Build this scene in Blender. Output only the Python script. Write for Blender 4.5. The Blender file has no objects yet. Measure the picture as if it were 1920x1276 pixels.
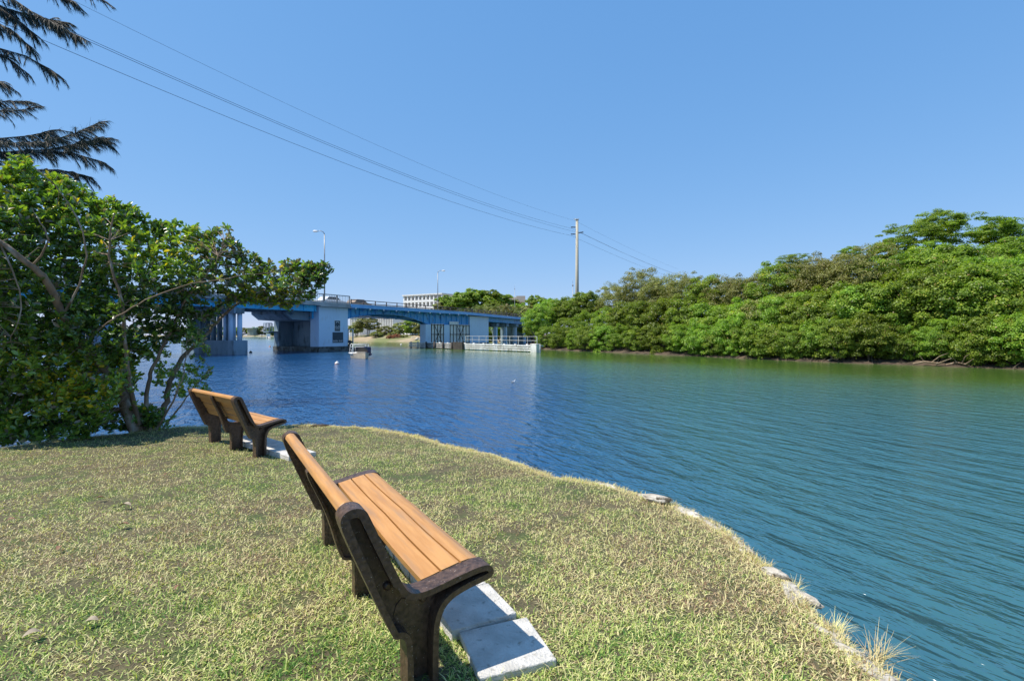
import bpy, bmesh, math, random
import numpy as np
from mathutils import Vector, Matrix
R = math.radians
random.seed(7); rng = np.random.default_rng(11)
SC = bpy.context.scene
COL = SC.collection
# ------------------------------------------------------------------ camera, sky, sun, exposure
EYE = 1.5; FPX = 955.0; HOR = 627.0
cam = bpy.data.cameras.new('camera'); camo = bpy.data.objects.new('camera', cam); COL.objects.link(camo)
camo.location = (0, 0, EYE); camo.rotation_euler = (R(90), 0, 0)
cam.sensor_width = 36; cam.lens = FPX / 1920 * 36; cam.shift_y = -(638 - HOR) / 1920
cam.clip_start = 0.05; cam.clip_end = 6000
SC.camera = camo
SUN_EL = R(58); TO_SUN = Vector((-0.972, -0.235, 0)).normalized()
sd = bpy.data.lights.new('sun', 'SUN'); sd.energy = 4.1; sd.angle = R(0.5); sd.color = (1.0, 0.94, 0.84)
so = bpy.data.objects.new('sun', sd); COL.objects.link(so)
tos = Vector((TO_SUN.x * math.cos(SUN_EL), TO_SUN.y * math.cos(SUN_EL), math.sin(SUN_EL)))
so.rotation_euler = (-tos).to_track_quat('-Z', 'Y').to_euler(); so.location = (-30, -10, 40)
w = bpy.data.worlds.new('World'); SC.world = w; w.use_nodes = True
nt = w.node_tree; bg = nt.nodes['Background']
sky = nt.nodes.new('ShaderNodeTexSky'); sky.sky_type = 'NISHITA'; sky.sun_disc = False
sky.sun_elevation = SUN_EL; sky.sun_rotation = math.atan2(TO_SUN.x, TO_SUN.y)
sky.altitude = 0; sky.air_density = 1.0; sky.dust_density = 0.0; sky.ozone_density = 6.0
sep = nt.nodes.new('ShaderNodeSeparateColor'); com = nt.nodes.new('ShaderNodeCombineColor'); nt.links.new(sky.outputs[0], sep.inputs[0])
for i_, (pw, mu) in enumerate(((0.667, 0.73), (0.42, 1.297), (0.28, 2.33))):      # tone of the clear sky, channel by channel
    p_ = nt.nodes.new('ShaderNodeMath'); p_.operation = 'POWER'; p_.inputs[1].default_value = pw; nt.links.new(sep.outputs[i_], p_.inputs[0])
    q_ = nt.nodes.new('ShaderNodeMath'); q_.operation = 'MULTIPLY'; q_.inputs[1].default_value = mu; nt.links.new(p_.outputs[0], q_.inputs[0]); nt.links.new(q_.outputs[0], com.inputs[i_])
nt.links.new(com.outputs[0], bg.inputs['Color'])
bg.inputs['Strength'].default_value = 0.15
SC.view_settings.view_transform = 'Standard'; SC.view_settings.look = 'None'
SC.view_settings.exposure = 0.64; SC.view_settings.gamma = 1.0
SC.cycles.max_bounces = 6; SC.cycles.transparent_max_bounces = 4; SC.cycles.use_denoising = True
SC.cycles.sample_clamp_indirect = 6.0; SC.cycles.sample_clamp_direct = 3.0

# ------------------------------------------------------------------ helpers
def at(px, py, d):            # a point seen at (px,py) of the 1920x1276 photograph, d metres ahead
    return Vector(((px - 960) / FPX * d, d, EYE + (HOR - py) / FPX * d))
def on(px, py, z=0.0):        # a point seen at (px,py) lying at height z
    d = FPX * (EYE - z) / (py - HOR); return Vector(((px - 960) / FPX * d, d, z))

def tag(o, label=None, cat=None, group=None, kind=None):
    if label: o['label'] = label
    if cat: o['category'] = cat
    if group: o['group'] = group
    if kind: o['kind'] = kind
    return o
def empty(name, loc=(0, 0, 0), rz=0.0):
    o = bpy.data.objects.new(name, None); COL.objects.link(o); o.location = loc; o.rotation_euler = (0, 0, rz); o.empty_display_size = 0.2
    return o
def copy_tree(o, parent=None):
    c = o.copy(); COL.objects.link(c); c.parent = parent
    for ch in [x for x in bpy.data.objects if x.parent == o]: copy_tree(ch, c)
    return c
def np_mesh(name, V, F, mat, parent=None, attr=None, smooth=False, loc=None):
    """V n x 3, F list of arrays of quads / tris (each m x k), attr: per-vertex float 'tint'"""
    me = bpy.data.meshes.new(name)
    V = np.asarray(V, dtype=np.float32)
    if not isinstance(F, list): F = [F]
    F = [np.asarray(f, dtype=np.int32) for f in F if len(f)]
    me.vertices.add(len(V)); me.vertices.foreach_set('co', V.ravel())
    loops = np.concatenate([f.ravel() for f in F]); sizes = np.concatenate([np.full(len(f), f.shape[1]) for f in F])
    starts = np.concatenate([[0], np.cumsum(sizes)[:-1]])
    me.loops.add(len(loops)); me.loops.foreach_set('vertex_index', loops.astype(np.int32))
    me.polygons.add(len(sizes)); me.polygons.foreach_set('loop_start', starts.astype(np.int32)); me.polygons.foreach_set('loop_total', sizes.astype(np.int32))
    if smooth: me.polygons.foreach_set('use_smooth', np.ones(len(sizes), dtype=bool))
    me.update(calc_edges=True)
    if attr is not None:
        a = me.attributes.new('tint', 'FLOAT', 'POINT'); a.data.foreach_set('value', np.asarray(attr, dtype=np.float32))
    if mat: me.materials.append(mat)
    o = bpy.data.objects.new(name, me); COL.objects.link(o)
    if parent: o.parent = parent
    if loc is not None: o.location = loc
    return o
class MB:
    """collects boxes, bars, tubes and prisms, then becomes ONE mesh object"""
    def __init__(s): s.v = []; s.f = []; s.sm = []
    def add(s, vs, fs, sm=False):
        n = len(s.v); s.v += [tuple(v) for v in vs]; s.f += [tuple(i + n for i in f) for f in fs]; s.sm += [sm] * len(fs)
    def box(s, x0, x1, y0, y1, z0, z1):
        s.add([(x0,y0,z0),(x1,y0,z0),(x1,y1,z0),(x0,y1,z0),(x0,y0,z1),(x1,y0,z1),(x1,y1,z1),(x0,y1,z1)],
              [(0,3,2,1),(4,5,6,7),(0,1,5,4),(1,2,6,5),(2,3,7,6),(3,0,4,7)]); return s
    def bar(s, a, b, w_, h=None):
        a = Vector(a); b = Vector(b); h = h or w_; d = (b - a).normalized()
        up = Vector((0, 0, 1)) if abs(d.z) < 0.95 else Vector((1, 0, 0))
        x = d.cross(up).normalized() * w_ / 2; y = x.cross(d).normalized() * h / 2
        s.add([a-x-y, a+x-y, a+x+y, a-x+y, b-x-y, b+x-y, b+x+y, b-x+y], [(0,1,2,3),(7,6,5,4),(0,4,5,1),(1,5,6,2),(2,6,7,3),(3,7,4,0)]); return s
    def tube(s, pts, rad, n=8, cap=True):
        pts = [Vector(p) for p in pts]; rads = rad if hasattr(rad, '__len__') else [rad] * len(pts)
        vs = []; fs = []; px = None
        for i, p in enumerate(pts):
            d = (pts[min(i+1, len(pts)-1)] - pts[max(i-1, 0)]).normalized()
            if px is None:
                up = Vector((0,0,1)) if abs(d.z) < 0.9 else Vector((1,0,0)); px = d.cross(up).normalized()
            px = (px - d * px.dot(d)).normalized(); py = d.cross(px)
            for k in range(n):
                a = 2*math.pi*k/n; vs.append(p + (px*math.cos(a) + py*math.sin(a)) * rads[i])
        for i in range(len(pts)-1):
            for k in range(n):
                fs.append((i*n+k, i*n+(k+1) % n, (i+1)*n+(k+1) % n, (i+1)*n+k))
        s.add(vs, fs, True)
        if cap: s.add(vs[:n], [tuple(reversed(range(n)))]); s.add(vs[-n:], [tuple(range(n))])
        return s
    def prism(s, poly, a0, a1, axis='y', sm=False):
        """poly of (p,q) extruded along axis; axis y: (x=p,z=q); axis x: (y=p,z=q); axis z: (x=p,y=q)"""
        n = len(poly)
        def mk(p, q, t): return (p, t, q) if axis == 'y' else ((t, p, q) if axis == 'x' else (p, q, t))
        vs = [mk(p, q, a0) for p, q in poly] + [mk(p, q, a1) for p, q in poly]
        s.add(vs, [tuple(range(n)), tuple(reversed(range(n, 2*n)))]); s.add(vs, [(i, i+n, (i+1) % n + n, (i+1) % n) for i in range(n)], sm); return s
    def build(s, name, mat, parent=None, bevel=0.0, seg=2, fixn=True, loc=None, rz=None):
        me = bpy.data.meshes.new(name); me.from_pydata(s.v, [], s.f)
        me.polygons.foreach_set('use_smooth', s.sm)
        if fixn:
            bm = bmesh.new(); bm.from_mesh(me); bmesh.ops.remove_doubles(bm, verts=bm.verts, dist=1e-5)
            bmesh.ops.recalc_face_normals(bm, faces=bm.faces); bm.to_mesh(me); bm.free()
        if mat: me.materials.append(mat)
        o = bpy.data.objects.new(name, me); COL.objects.link(o)
        if parent: o.parent = parent
        if loc is not None: o.location = loc
        if rz is not None: o.rotation_euler = (0, 0, rz)
        if bevel:
            m = o.modifiers.new('b', 'BEVEL'); m.width = bevel; m.segments = seg; m.limit_method = 'ANGLE'; m.angle_limit = R(35)
        return o

# ------------------------------------------------------------------ materials
def new_mat(name):
    m = bpy.data.materials.new(name); m.use_nodes = True; nt = m.node_tree; b = nt.nodes['Principled BSDF']; return m, nt, b
def noise_mat(name, c1, c2, scale=4, rough=0.6, bump=0.0, bscale=None, spec=0.5, det=4, coords='Object', metal=0, c3=None, s3=30, t3=(0.62, 0.68), stretch=(1, 1, 1), m12=(0.35, 0.65)):
    m, nt, b = new_mat(name); N = nt.nodes; L = nt.links
    tc = N.new('ShaderNodeTexCoord'); mp = N.new('ShaderNodeMapping'); mp.inputs['Scale'].default_value = stretch
    L.new(tc.outputs[coords], mp.inputs[0])
    n = N.new('ShaderNodeTexNoise'); n.inputs['Scale'].default_value = scale; n.inputs['Detail'].default_value = det; L.new(mp.outputs[0], n.inputs['Vector'])
    mr = N.new('ShaderNodeMapRange'); mr.inputs[1].default_value, mr.inputs[2].default_value = m12; L.new(n.outputs['Fac'], mr.inputs[0])
    mx = N.new('ShaderNodeMix'); mx.data_type = 'RGBA'; mx.inputs[6].default_value = (*c1, 1); mx.inputs[7].default_value = (*c2, 1)
    L.new(mr.outputs[0], mx.inputs[0]); out = mx.outputs[2]
    if c3:
        n3 = N.new('ShaderNodeTexNoise'); n3.inputs['Scale'].default_value = s3; n3.inputs['Detail'].default_value = 3; L.new(mp.outputs[0], n3.inputs['Vector'])
        m3 = N.new('ShaderNodeMapRange'); m3.inputs[1].default_value, m3.inputs[2].default_value = t3; L.new(n3.outputs['Fac'], m3.inputs[0])
        x3 = N.new('ShaderNodeMix'); x3.data_type = 'RGBA'; L.new(m3.outputs[0], x3.inputs[0]); L.new(out, x3.inputs[6]); x3.inputs[7].default_value = (*c3, 1); out = x3.outputs[2]
    L.new(out, b.inputs['Base Color']); b.inputs['Roughness'].default_value = rough; b.inputs['Metallic'].default_value = metal
    b.inputs['Specular IOR Level'].default_value = spec
    if bump:
        nb = N.new('ShaderNodeTexNoise'); nb.inputs['Scale'].default_value = bscale or scale*4; nb.inputs['Detail'].default_value = 5; L.new(mp.outputs[0], nb.inputs['Vector'])
        bp = N.new('ShaderNodeBump'); bp.inputs['Strength'].default_value = bump; bp.inputs['Distance'].default_value = 0.02; L.new(nb.outputs['Fac'], bp.inputs['Height']); L.new(bp.outputs[0], b.inputs['Normal'])
    return m
def leaf_mat(name, stops, rough=0.4, trans=0.35, spec=0.5):
    """tint attribute (one colour per leaf) -> ramp, with light passing through the leaf"""
    m, nt, b = new_mat(name); N = nt.nodes; L = nt.links
    a = N.new('ShaderNodeAttribute'); a.attribute_name = 'tint'
    cr = N.new('ShaderNodeValToRGB'); e = cr.color_ramp.elements
    while len(e) < len(stops): e.new(0.5)
    for i, (p, c) in enumerate(stops): e[i].position = p; e[i].color = (*c, 1)
    L.new(a.outputs['Fac'], cr.inputs[0]); oi = N.new('ShaderNodeObjectInfo')
    hv = N.new('ShaderNodeHueSaturation'); mr = N.new('ShaderNodeMapRange'); mr.inputs[3].default_value = 0.478; mr.inputs[4].default_value = 0.512
    mv = N.new('ShaderNodeMapRange'); mv.inputs[3].default_value = 0.72; mv.inputs[4].default_value = 1.25
    L.new(oi.outputs['Random'], mr.inputs[0]); L.new(oi.outputs['Random'], mv.inputs[0]); L.new(mr.outputs[0], hv.inputs['Hue']); L.new(mv.outputs[0], hv.inputs['Value'])
    L.new(cr.outputs[0], hv.inputs['Color'])
    L.new(hv.outputs[0], b.inputs['Base Color']); b.inputs['Roughness'].default_value = rough; b.inputs['Specular IOR Level'].default_value = spec
    if trans:
        t = N.new('ShaderNodeBsdfTranslucent'); g = N.new('ShaderNodeMix'); g.data_type = 'RGBA'; g.blend_type = 'MULTIPLY'; g.inputs[0].default_value = 1
        g.inputs[7].default_value = (1.5, 1.7, 0.55, 1); L.new(hv.outputs[0], g.inputs[6]); L.new(g.outputs[2], t.inputs[0])
        ms = N.new('ShaderNodeMixShader'); ms.inputs[0].default_value = trans; L.new(b.outputs[0], ms.inputs[1]); L.new(t.outputs[0], ms.inputs[2])
        L.new(ms.outputs[0], N['Material Output'].inputs['Surface'])
    return m
def water_mat():
    m, nt, b = new_mat('water'); N = nt.nodes; L = nt.links
    tc = N.new('ShaderNodeTexCoord')
    def nz(scale, rot, st, det=3, rough=0.5):
        mp = N.new('ShaderNodeMapping'); mp.vector_type = 'TEXTURE'; mp.inputs['Rotation'].default_value = (0, 0, R(rot)); mp.inputs['Scale'].default_value = st
        L.new(tc.outputs['Object'], mp.inputs[0]); n = N.new('ShaderNodeTexNoise'); n.inputs['Scale'].default_value = scale; n.inputs['Detail'].default_value = det
        n.inputs['Roughness'].default_value = rough; n.inputs['Distortion'].default_value = 0.25; L.new(mp.outputs[0], n.inputs['Vector']); return n.outputs['Fac']
    def math_(op, a, b_):
        x = N.new('ShaderNodeMath'); x.operation = op
        for i, q in enumerate((a, b_)):
            if isinstance(q, (int, float)): x.inputs[i].default_value = q
            else: L.new(q, x.inputs[i])
        return x.outputs[0]
    a = nz(1.9, -66, (1.9, 0.60, 1), 4, 0.55); c = nz(5.5, -48, (1.6, 0.7, 1), 3, 0.55); big = nz(0.45, -30, (1.4, 0.8, 1), 2)
    patch = nz(0.055, 15, (2.0, 0.6, 1), 3)
    mr = N.new('ShaderNodeMapRange'); mr.inputs[1].default_value = 0.36; mr.inputs[2].default_value = 0.62; mr.inputs[3].default_value = 0.45; mr.inputs[4].default_value = 1.0
    L.new(patch, mr.inputs[0])
    h = math_('ADD', math_('MULTIPLY', a, 0.40), math_('MULTIPLY', c, 0.12)); h = math_('ADD', h, math_('MULTIPLY', big, 0.12))
    h = math_('MULTIPLY', h, mr.outputs[0])
    sx = N.new('ShaderNodeSeparateXYZ'); L.new(tc.outputs['Object'], sx.inputs[0])
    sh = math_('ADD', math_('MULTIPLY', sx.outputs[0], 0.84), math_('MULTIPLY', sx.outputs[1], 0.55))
    def rng_(v, a0, a1, b0, b1):
        q = N.new('ShaderNodeMapRange'); q.interpolation_type = 'SMOOTHSTEP'
        for i_, v_ in enumerate((a0, a1, b0, b1)): q.inputs[i_+1].default_value = v_
        L.new(v, q.inputs[0]); return q.outputs[0]
    h = math_('MULTIPLY', h, rng_(sh, 20, 34, 1.0, 0.12)); h = math_('MULTIPLY', h, rng_(sx.outputs[1], 24, 48, 1.0, 0.45))
    bp = N.new('ShaderNodeBump'); bp.inputs['Strength'].default_value = 0.75; bp.inputs['Distance'].default_value = 1.0; L.new(h, bp.inputs['Height']); L.new(bp.outputs[0], b.inputs['Normal'])
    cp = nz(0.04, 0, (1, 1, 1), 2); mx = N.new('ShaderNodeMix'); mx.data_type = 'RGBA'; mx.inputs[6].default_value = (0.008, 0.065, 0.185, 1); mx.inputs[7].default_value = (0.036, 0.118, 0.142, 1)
    ux = math_('SUBTRACT', math_('ADD', sx.outputs[0], math_('MULTIPLY', cp, 2.5)), math_('MULTIPLY', sx.outputs[1], 0.13)); L.new(rng_(ux, -0.8, 4.0, 0, 1), mx.inputs[0])
    m2 = N.new('ShaderNodeMix'); m2.data_type = 'RGBA'; L.new(mx.outputs[2], m2.inputs[6]); m2.inputs[7].default_value = (0.070, 0.135, 0.022, 1)  # mangroves' green reflection, put into the base colour towards their bank
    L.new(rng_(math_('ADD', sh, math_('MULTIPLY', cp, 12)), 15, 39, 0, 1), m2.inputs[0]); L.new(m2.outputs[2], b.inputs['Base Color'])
    b.inputs['Roughness'].default_value = 0.10; b.inputs['IOR'].default_value = 1.6
    return m
def frame_mat():          # dark cast frame with exposed pale specks
    m, nt, b = new_mat('dark_cast_frame'); N = nt.nodes; L = nt.links
    tc = N.new('ShaderNodeTexCoord'); n = N.new('ShaderNodeTexNoise'); n.inputs['Scale'].default_value = 45; n.inputs['Detail'].default_value = 6; L.new(tc.outputs['Object'], n.inputs['Vector'])
    cr = N.new('ShaderNodeValToRGB'); cr.color_ramp.elements[0].position = 0.3; cr.color_ramp.elements[0].color = (0.034, 0.019, 0.012, 1); cr.color_ramp.elements[1].position = 0.75; cr.color_ramp.elements[1].color = (0.135, 0.080, 0.052, 1)
    L.new(n.outputs['Fac'], cr.inputs[0])
    v = N.new('ShaderNodeTexVoronoi'); v.inputs['Scale'].default_value = 95; L.new(tc.outputs['Object'], v.inputs['Vector'])
    mr = N.new('ShaderNodeMapRange'); mr.inputs[1].default_value = 0.19; mr.inputs[2].default_value = 0.11; L.new(v.outputs['Distance'], mr.inputs[0])
    n2 = N.new('ShaderNodeTexNoise'); n2.inputs['Scale'].default_value = 30; L.new(tc.outputs['Object'], n2.inputs['Vector'])
    mr2 = N.new('ShaderNodeMapRange'); mr2.inputs[1].default_value = 0.50; mr2.inputs[2].default_value = 0.62; L.new(n2.outputs['Fac'], mr2.inputs[0])
    mm = N.new('ShaderNodeMath'); mm.operation = 'MULTIPLY'; L.new(mr.outputs[0], mm.inputs[0]); L.new(mr2.outputs[0], mm.inputs[1])
    mx = N.new('ShaderNodeMix'); mx.data_type = 'RGBA'; L.new(mm.outputs[0], mx.inputs[0]); L.new(cr.outputs[0], mx.inputs[6]); mx.inputs[7].default_value = (0.42, 0.38, 0.34, 1)
    L.new(mx.outputs[2], b.inputs['Base Color']); b.inputs['Roughness'].default_value = 0.42
    bp = N.new('ShaderNodeBump'); bp.inputs['Strength'].default_value = 0.8; bp.inputs['Distance'].default_value = 0.004; L.new(n.outputs['Fac'], bp.inputs['Height']); L.new(bp.outputs[0], b.inputs['Normal'])
    return m
M = {}
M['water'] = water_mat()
M['frame'] = frame_mat()
M['slat'] = noise_mat('tan_board', (0.45, 0.215, 0.066), (0.54, 0.275, 0.092), 5, 0.48, 0.12, 60, stretch=(9, 0.7, 9), c3=(0.33, 0.20, 0.11), s3=3.0, t3=(0.50, 0.78))
M['paver'] = noise_mat('pale_paver', (0.44, 0.42, 0.38), (0.64, 0.61, 0.56), 7, 0.85, 0.6, 70, c3=(0.27, 0.25, 0.21), s3=22, t3=(0.60, 0.74))
M['soil'] = noise_mat('thatch_soil', (0.075, 0.062, 0.03), (0.13, 0.11, 0.055), 9, 0.95, 1.0, 60, c3=(0.07, 0.09, 0.025), s3=4, t3=(0.48, 0.62))
M['rock'] = noise_mat('pale_coral_rock', (0.34, 0.30, 0.24), (0.60, 0.55, 0.47), 8, 0.9, 1.0, 25, c3=(0.12, 0.10, 0.07), s3=14, t3=(0.55, 0.65))
M['leafdry'] = noise_mat('dry_leaf', (0.17, 0.075, 0.035), (0.27, 0.15, 0.08), 20, 0.7)
M['drygrey'] = noise_mat('dry_pale_leaf', (0.30, 0.24, 0.16), (0.40, 0.33, 0.24), 20, 0.7)
M['bark'] = noise_mat('bark', (0.16, 0.105, 0.065), (0.30, 0.215, 0.14), 8, 0.8, 0.7, 30, c3=(0.36, 0.32, 0.27), s3=7, t3=(0.55, 0.7), stretch=(1, 1, 0.5))
M['darkbark'] = noise_mat('dark_bark', (0.05, 0.038, 0.026), (0.13, 0.10, 0.075), 6, 0.85, 0.5, 25)
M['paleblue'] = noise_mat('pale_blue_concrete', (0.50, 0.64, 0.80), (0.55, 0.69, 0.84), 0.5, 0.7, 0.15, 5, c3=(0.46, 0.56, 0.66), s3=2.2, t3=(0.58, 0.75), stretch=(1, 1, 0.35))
M['greycon'] = noise_mat('weathered_shaded_concrete', (0.17, 0.25, 0.31), (0.26, 0.34, 0.40), 0.7, 0.8, 0.25, 6, c3=(0.08, 0.11, 0.12), s3=1.6, t3=(0.52, 0.68), stretch=(1, 1, 0.3))
M['footing'] = noise_mat('stained_footing', (0.07, 0.08, 0.075), (0.17, 0.18, 0.175), 1.5, 0.85, 0.5, 8, c3=(0.045, 0.04, 0.03), s3=3, t3=(0.5, 0.6))
M['blue'] = noise_mat('blue_girder_paint', (0.035, 0.27, 0.58), (0.05, 0.33, 0.66), 0.9, 0.45, 0.05, 8, c3=(0.012, 0.07, 0.17), s3=2.5, t3=(0.58, 0.7), stretch=(1, 1, 0.4))
M['turq'] = noise_mat('turquoise_girder_paint', (0.04, 0.42, 0.74), (0.06, 0.50, 0.80), 0.9, 0.45, 0.05, 8, c3=(0.02, 0.13, 0.24), s3=2.5, t3=(0.6, 0.7), stretch=(1, 1, 0.4))
M['fascia'] = noise_mat('light_blue_fascia', (0.13, 0.36, 0.70), (0.19, 0.44, 0.76), 1.0, 0.5, 0.1, 8)
M['deckc'] = noise_mat('deck_concrete', (0.28, 0.28, 0.28), (0.42, 0.42, 0.42), 1.0, 0.8, 0.2, 6)
M['brownrail'] = noise_mat('rusty_rail', (0.07, 0.055, 0.055), (0.17, 0.11, 0.10), 3, 0.6)
M['greymetal'] = noise_mat('grey_metal', (0.20, 0.21, 0.22), (0.30, 0.31, 0.32), 3, 0.45, metal=0.5)
M['white'] = noise_mat('white_paint', (0.62, 0.61, 0.58), (0.80, 0.79, 0.77), 2, 0.6, c3=(0.42, 0.39, 0.35), s3=5, t3=(0.62, 0.74))
M['timberwhite'] = noise_mat('white_timber', (0.50, 0.49, 0.46), (0.78, 0.77, 0.74), 1.2, 0.7, 0.2, 9, c3=(0.24, 0.21, 0.18), s3=3, t3=(0.58, 0.72))
M['darktimber'] = noise_mat('dark_timber', (0.025, 0.022, 0.02), (0.075, 0.06, 0.05), 2, 0.8, 0.4, 12)
M['screen'] = noise_mat('white_screen_boards', (0.76, 0.75, 0.72), (0.86, 0.85, 0.82), 1.5, 0.75, 0.2, 8, c3=(0.5, 0.49, 0.47), s3=3, t3=(0.5, 0.7), stretch=(1, 1, 0.2))
M['pole'] = noise_mat('concrete_pole', (0.36, 0.33, 0.25), (0.48, 0.44, 0.34), 0.6, 0.8, 0.2, 9, stretch=(1, 1, 0.3))
M['wire'] = noise_mat('wire', (0.035, 0.045, 0.07), (0.05, 0.06, 0.09), 2, 0.5)
M['wall'] = noise_mat('painted_wall', (0.76, 0.75, 0.73), (0.84, 0.83, 0.80), 0.3, 0.8, stretch=(1, 1, 0.3))
M['tanwall'] = noise_mat('tan_wall', (0.42, 0.36, 0.30), (0.50, 0.44, 0.37), 0.3, 0.8)
M['glass'] = noise_mat('dark_window_glass', (0.03, 0.04, 0.05), (0.07, 0.08, 0.09), 1, 0.1)
M['sand'] = noise_mat('sandy_bank', (0.26, 0.19, 0.11), (0.38, 0.30, 0.19), 0.25, 0.95, 0.4, 2, c3=(0.16, 0.17, 0.06), s3=0.12, t3=(0.46, 0.60))
M['mud'] = noise_mat('brown_mud', (0.035, 0.025, 0.016), (0.10, 0.07, 0.045), 1.2, 0.9, 0.6, 6)
M['navy'] = noise_mat('navy_paint', (0.012, 0.018, 0.06), (0.02, 0.03, 0.085), 3, 0.35)
M['cream'] = noise_mat('cream_hull', (0.45, 0.36, 0.24), (0.58, 0.48, 0.34), 3, 0.45)
M['orange'] = noise_mat('orange_float', (0.55, 0.16, 0.04), (0.62, 0.22, 0.06), 3, 0.5)
M['black'] = noise_mat('black_float', (0.012, 0.012, 0.014), (0.025, 0.025, 0.028), 3, 0.5)
M['signdark'] = noise_mat('dark_sign', (0.018, 0.045, 0.07), (0.03, 0.06, 0.09), 3, 0.5)
M['signwhite'] = noise_mat('sign_white', (0.62, 0.62, 0.62), (0.7, 0.7, 0.7), 3, 0.5)
M['rust'] = noise_mat('rusty_scrub', (0.24, 0.07, 0.03), (0.36, 0.15, 0.07), 2, 0.9)
M['carwhite'] = noise_mat('car_white', (0.70, 0.70, 0.70), (0.74, 0.74, 0.74), 1, 0.25)
M['cartan'] = noise_mat('car_tan', (0.30, 0.22, 0.15), (0.34, 0.25, 0.17), 1, 0.3)
GR = (0.0, (0.27, 0.17, 0.10)), (0.14, (0.54, 0.43, 0.26)), (0.40, (0.70, 0.64, 0.32)), (0.60, (0.46, 0.50, 0.15)), (0.80, (0.20, 0.32, 0.06)), (1.0, (0.055, 0.15, 0.024))
M['grass'] = leaf_mat('grass', GR, 0.55, 0.25, 0.3)
M['grape'] = leaf_mat('broad_leaf', [(0.0, (0.30, 0.25, 0.20)), (0.05, (0.16, 0.13, 0.09)), (0.08, (0.055, 0.085, 0.024)), (0.42, (0.115, 0.200, 0.036)), (0.70, (0.21, 0.31, 0.045)), (0.93, (0.32, 0.39, 0.04)), (1.0, (0.60, 0.42, 0.03))], 0.24, 0.32, 0.9)
M['mang'] = leaf_mat('mangrove_leaf', [(0.0, (0.06, 0.085, 0.016)), (0.4, (0.155, 0.245, 0.030)), (0.75, (0.27, 0.375, 0.045)), (0.93, (0.40, 0.46, 0.06)), (1.0, (0.36, 0.24, 0.10))], 0.45, 0.42, 0.35)
M['olive'] = leaf_mat('olive_leaf', [(0.0, (0.09, 0.085, 0.04)), (0.5, (0.22, 0.24, 0.06)), (0.85, (0.33, 0.32, 0.09)), (1.0, (0.36, 0.22, 0.12))], 0.45, 0.28, 0.4)
M['needle'] = leaf_mat('needle', [(0.0, (0.018, 0.042, 0.050)), (0.6, (0.034, 0.070, 0.070)), (1.0, (0.08, 0.10, 0.075))], 0.5, 0.15, 0.3)
M['palm'] = leaf_mat('palm_leaf', [(0.0, (0.08, 0.10, 0.02)), (0.6, (0.15, 0.18, 0.04)), (1.0, (0.28, 0.22, 0.08))], 0.45, 0.2, 0.4)

# ------------------------------------------------------------------ value noise for shapes
_tab = rng.random((256, 256))
def vnoise(x, y):
    xi = np.floor(x).astype(int); yi = np.floor(y).astype(int); fx = x - xi; fy = y - yi
    fx = fx*fx*(3-2*fx); fy = fy*fy*(3-2*fy); g = lambda i, j: _tab[i % 256, j % 256]
    return (g(xi, yi)*(1-fx) + g(xi+1, yi)*fx)*(1-fy) + (g(xi, yi+1)*(1-fx) + g(xi+1, yi+1)*fx)*fy
def fbm(x, y, o=3): return sum(vnoise(x*2**k + 17*k, y*2**k + 5*k)/2**k for k in range(o)) / sum(1/2**k for k in range(o))
def sdist(P, X, Y):          # signed distance to a closed polygon, positive inside
    P = np.asarray(P, float); best = np.full(X.shape, 1e9); ins = np.zeros(X.shape, bool)
    for i in range(len(P)):
        a = P[i]; b = P[(i+1) % len(P)]; d = b - a; L2 = (d*d).sum() + 1e-12
        t = np.clip(((X-a[0])*d[0] + (Y-a[1])*d[1])/L2, 0, 1); dd = np.hypot(X-a[0]-t*d[0], Y-a[1]-t*d[1]); best = np.minimum(best, dd)
        c = ((a[1] > Y) != (b[1] > Y)) & (X < (b[0]-a[0])*(Y-a[1])/((b[1]-a[1]) + 1e-12) + a[0]); ins ^= c
    return np.where(ins, best, -best)
def grid_mesh(name, X, Y, Z, mat, keep=None, smooth=True):
    ny, nx = X.shape; V = np.stack([X.ravel(), Y.ravel(), Z.ravel()], 1); idx = np.arange(ny*nx).reshape(ny, nx)
    F = np.stack([idx[:-1, :-1], idx[:-1, 1:], idx[1:, 1:], idx[1:, :-1]], -1).reshape(-1, 4)
    if keep is not None:
        k = keep.ravel(); F = F[k[F].any(axis=1)]
        used = np.zeros(len(V), bool); used[F.ravel()] = True; m = np.cumsum(used)-1; V = V[used]; F = m[F]
    return np_mesh(name, V, F, mat, smooth=smooth)

# ------------------------------------------------------------------ water and land
WZ = -0.5
mb = MB(); mb.add([(-3000, -60, WZ), (3000, -60, WZ), (3000, 5000, WZ), (-3000, 5000, WZ)], [(0, 1, 2, 3)])
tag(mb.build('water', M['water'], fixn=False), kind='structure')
def gz(d): return -0.10*np.clip((d-2.6)/3.6, 0, 1.35)       # the lawn falls gently towards the point
EDGE_PX = [(-700, 905), (-300, 868), (0, 838), (110, 824), (200, 814), (290, 803), (345, 800), (450, 796), (560, 794), (640, 797), (700, 802), (780, 815), (860, 838), (940, 854), (990, 872), (1040, 891), (1120, 906), (1195, 919), (1255, 942), (1330, 971), (1385, 1006), (1420, 1046), (1475, 1082), (1512, 1130), (1560, 1172), (1620, 1228), (1690, 1276)]
edge = []
for px, py in EDGE_PX:
    z = 0.0
    for _ in range(6):
        d = FPX*(EYE-z)/(py-HOR); z = float(gz(d))
    edge.append(((px-960)/FPX*d, d))
dense = []
for a, b in zip(edge[:-1], edge[1:]):
    n = max(1, int(math.dist(a, b)/0.12))
    for k in range(n): dense.append((a[0]+(b[0]-a[0])*k/n, a[1]+(b[1]-a[1])*k/n))
dense.append(edge[-1])
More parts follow.
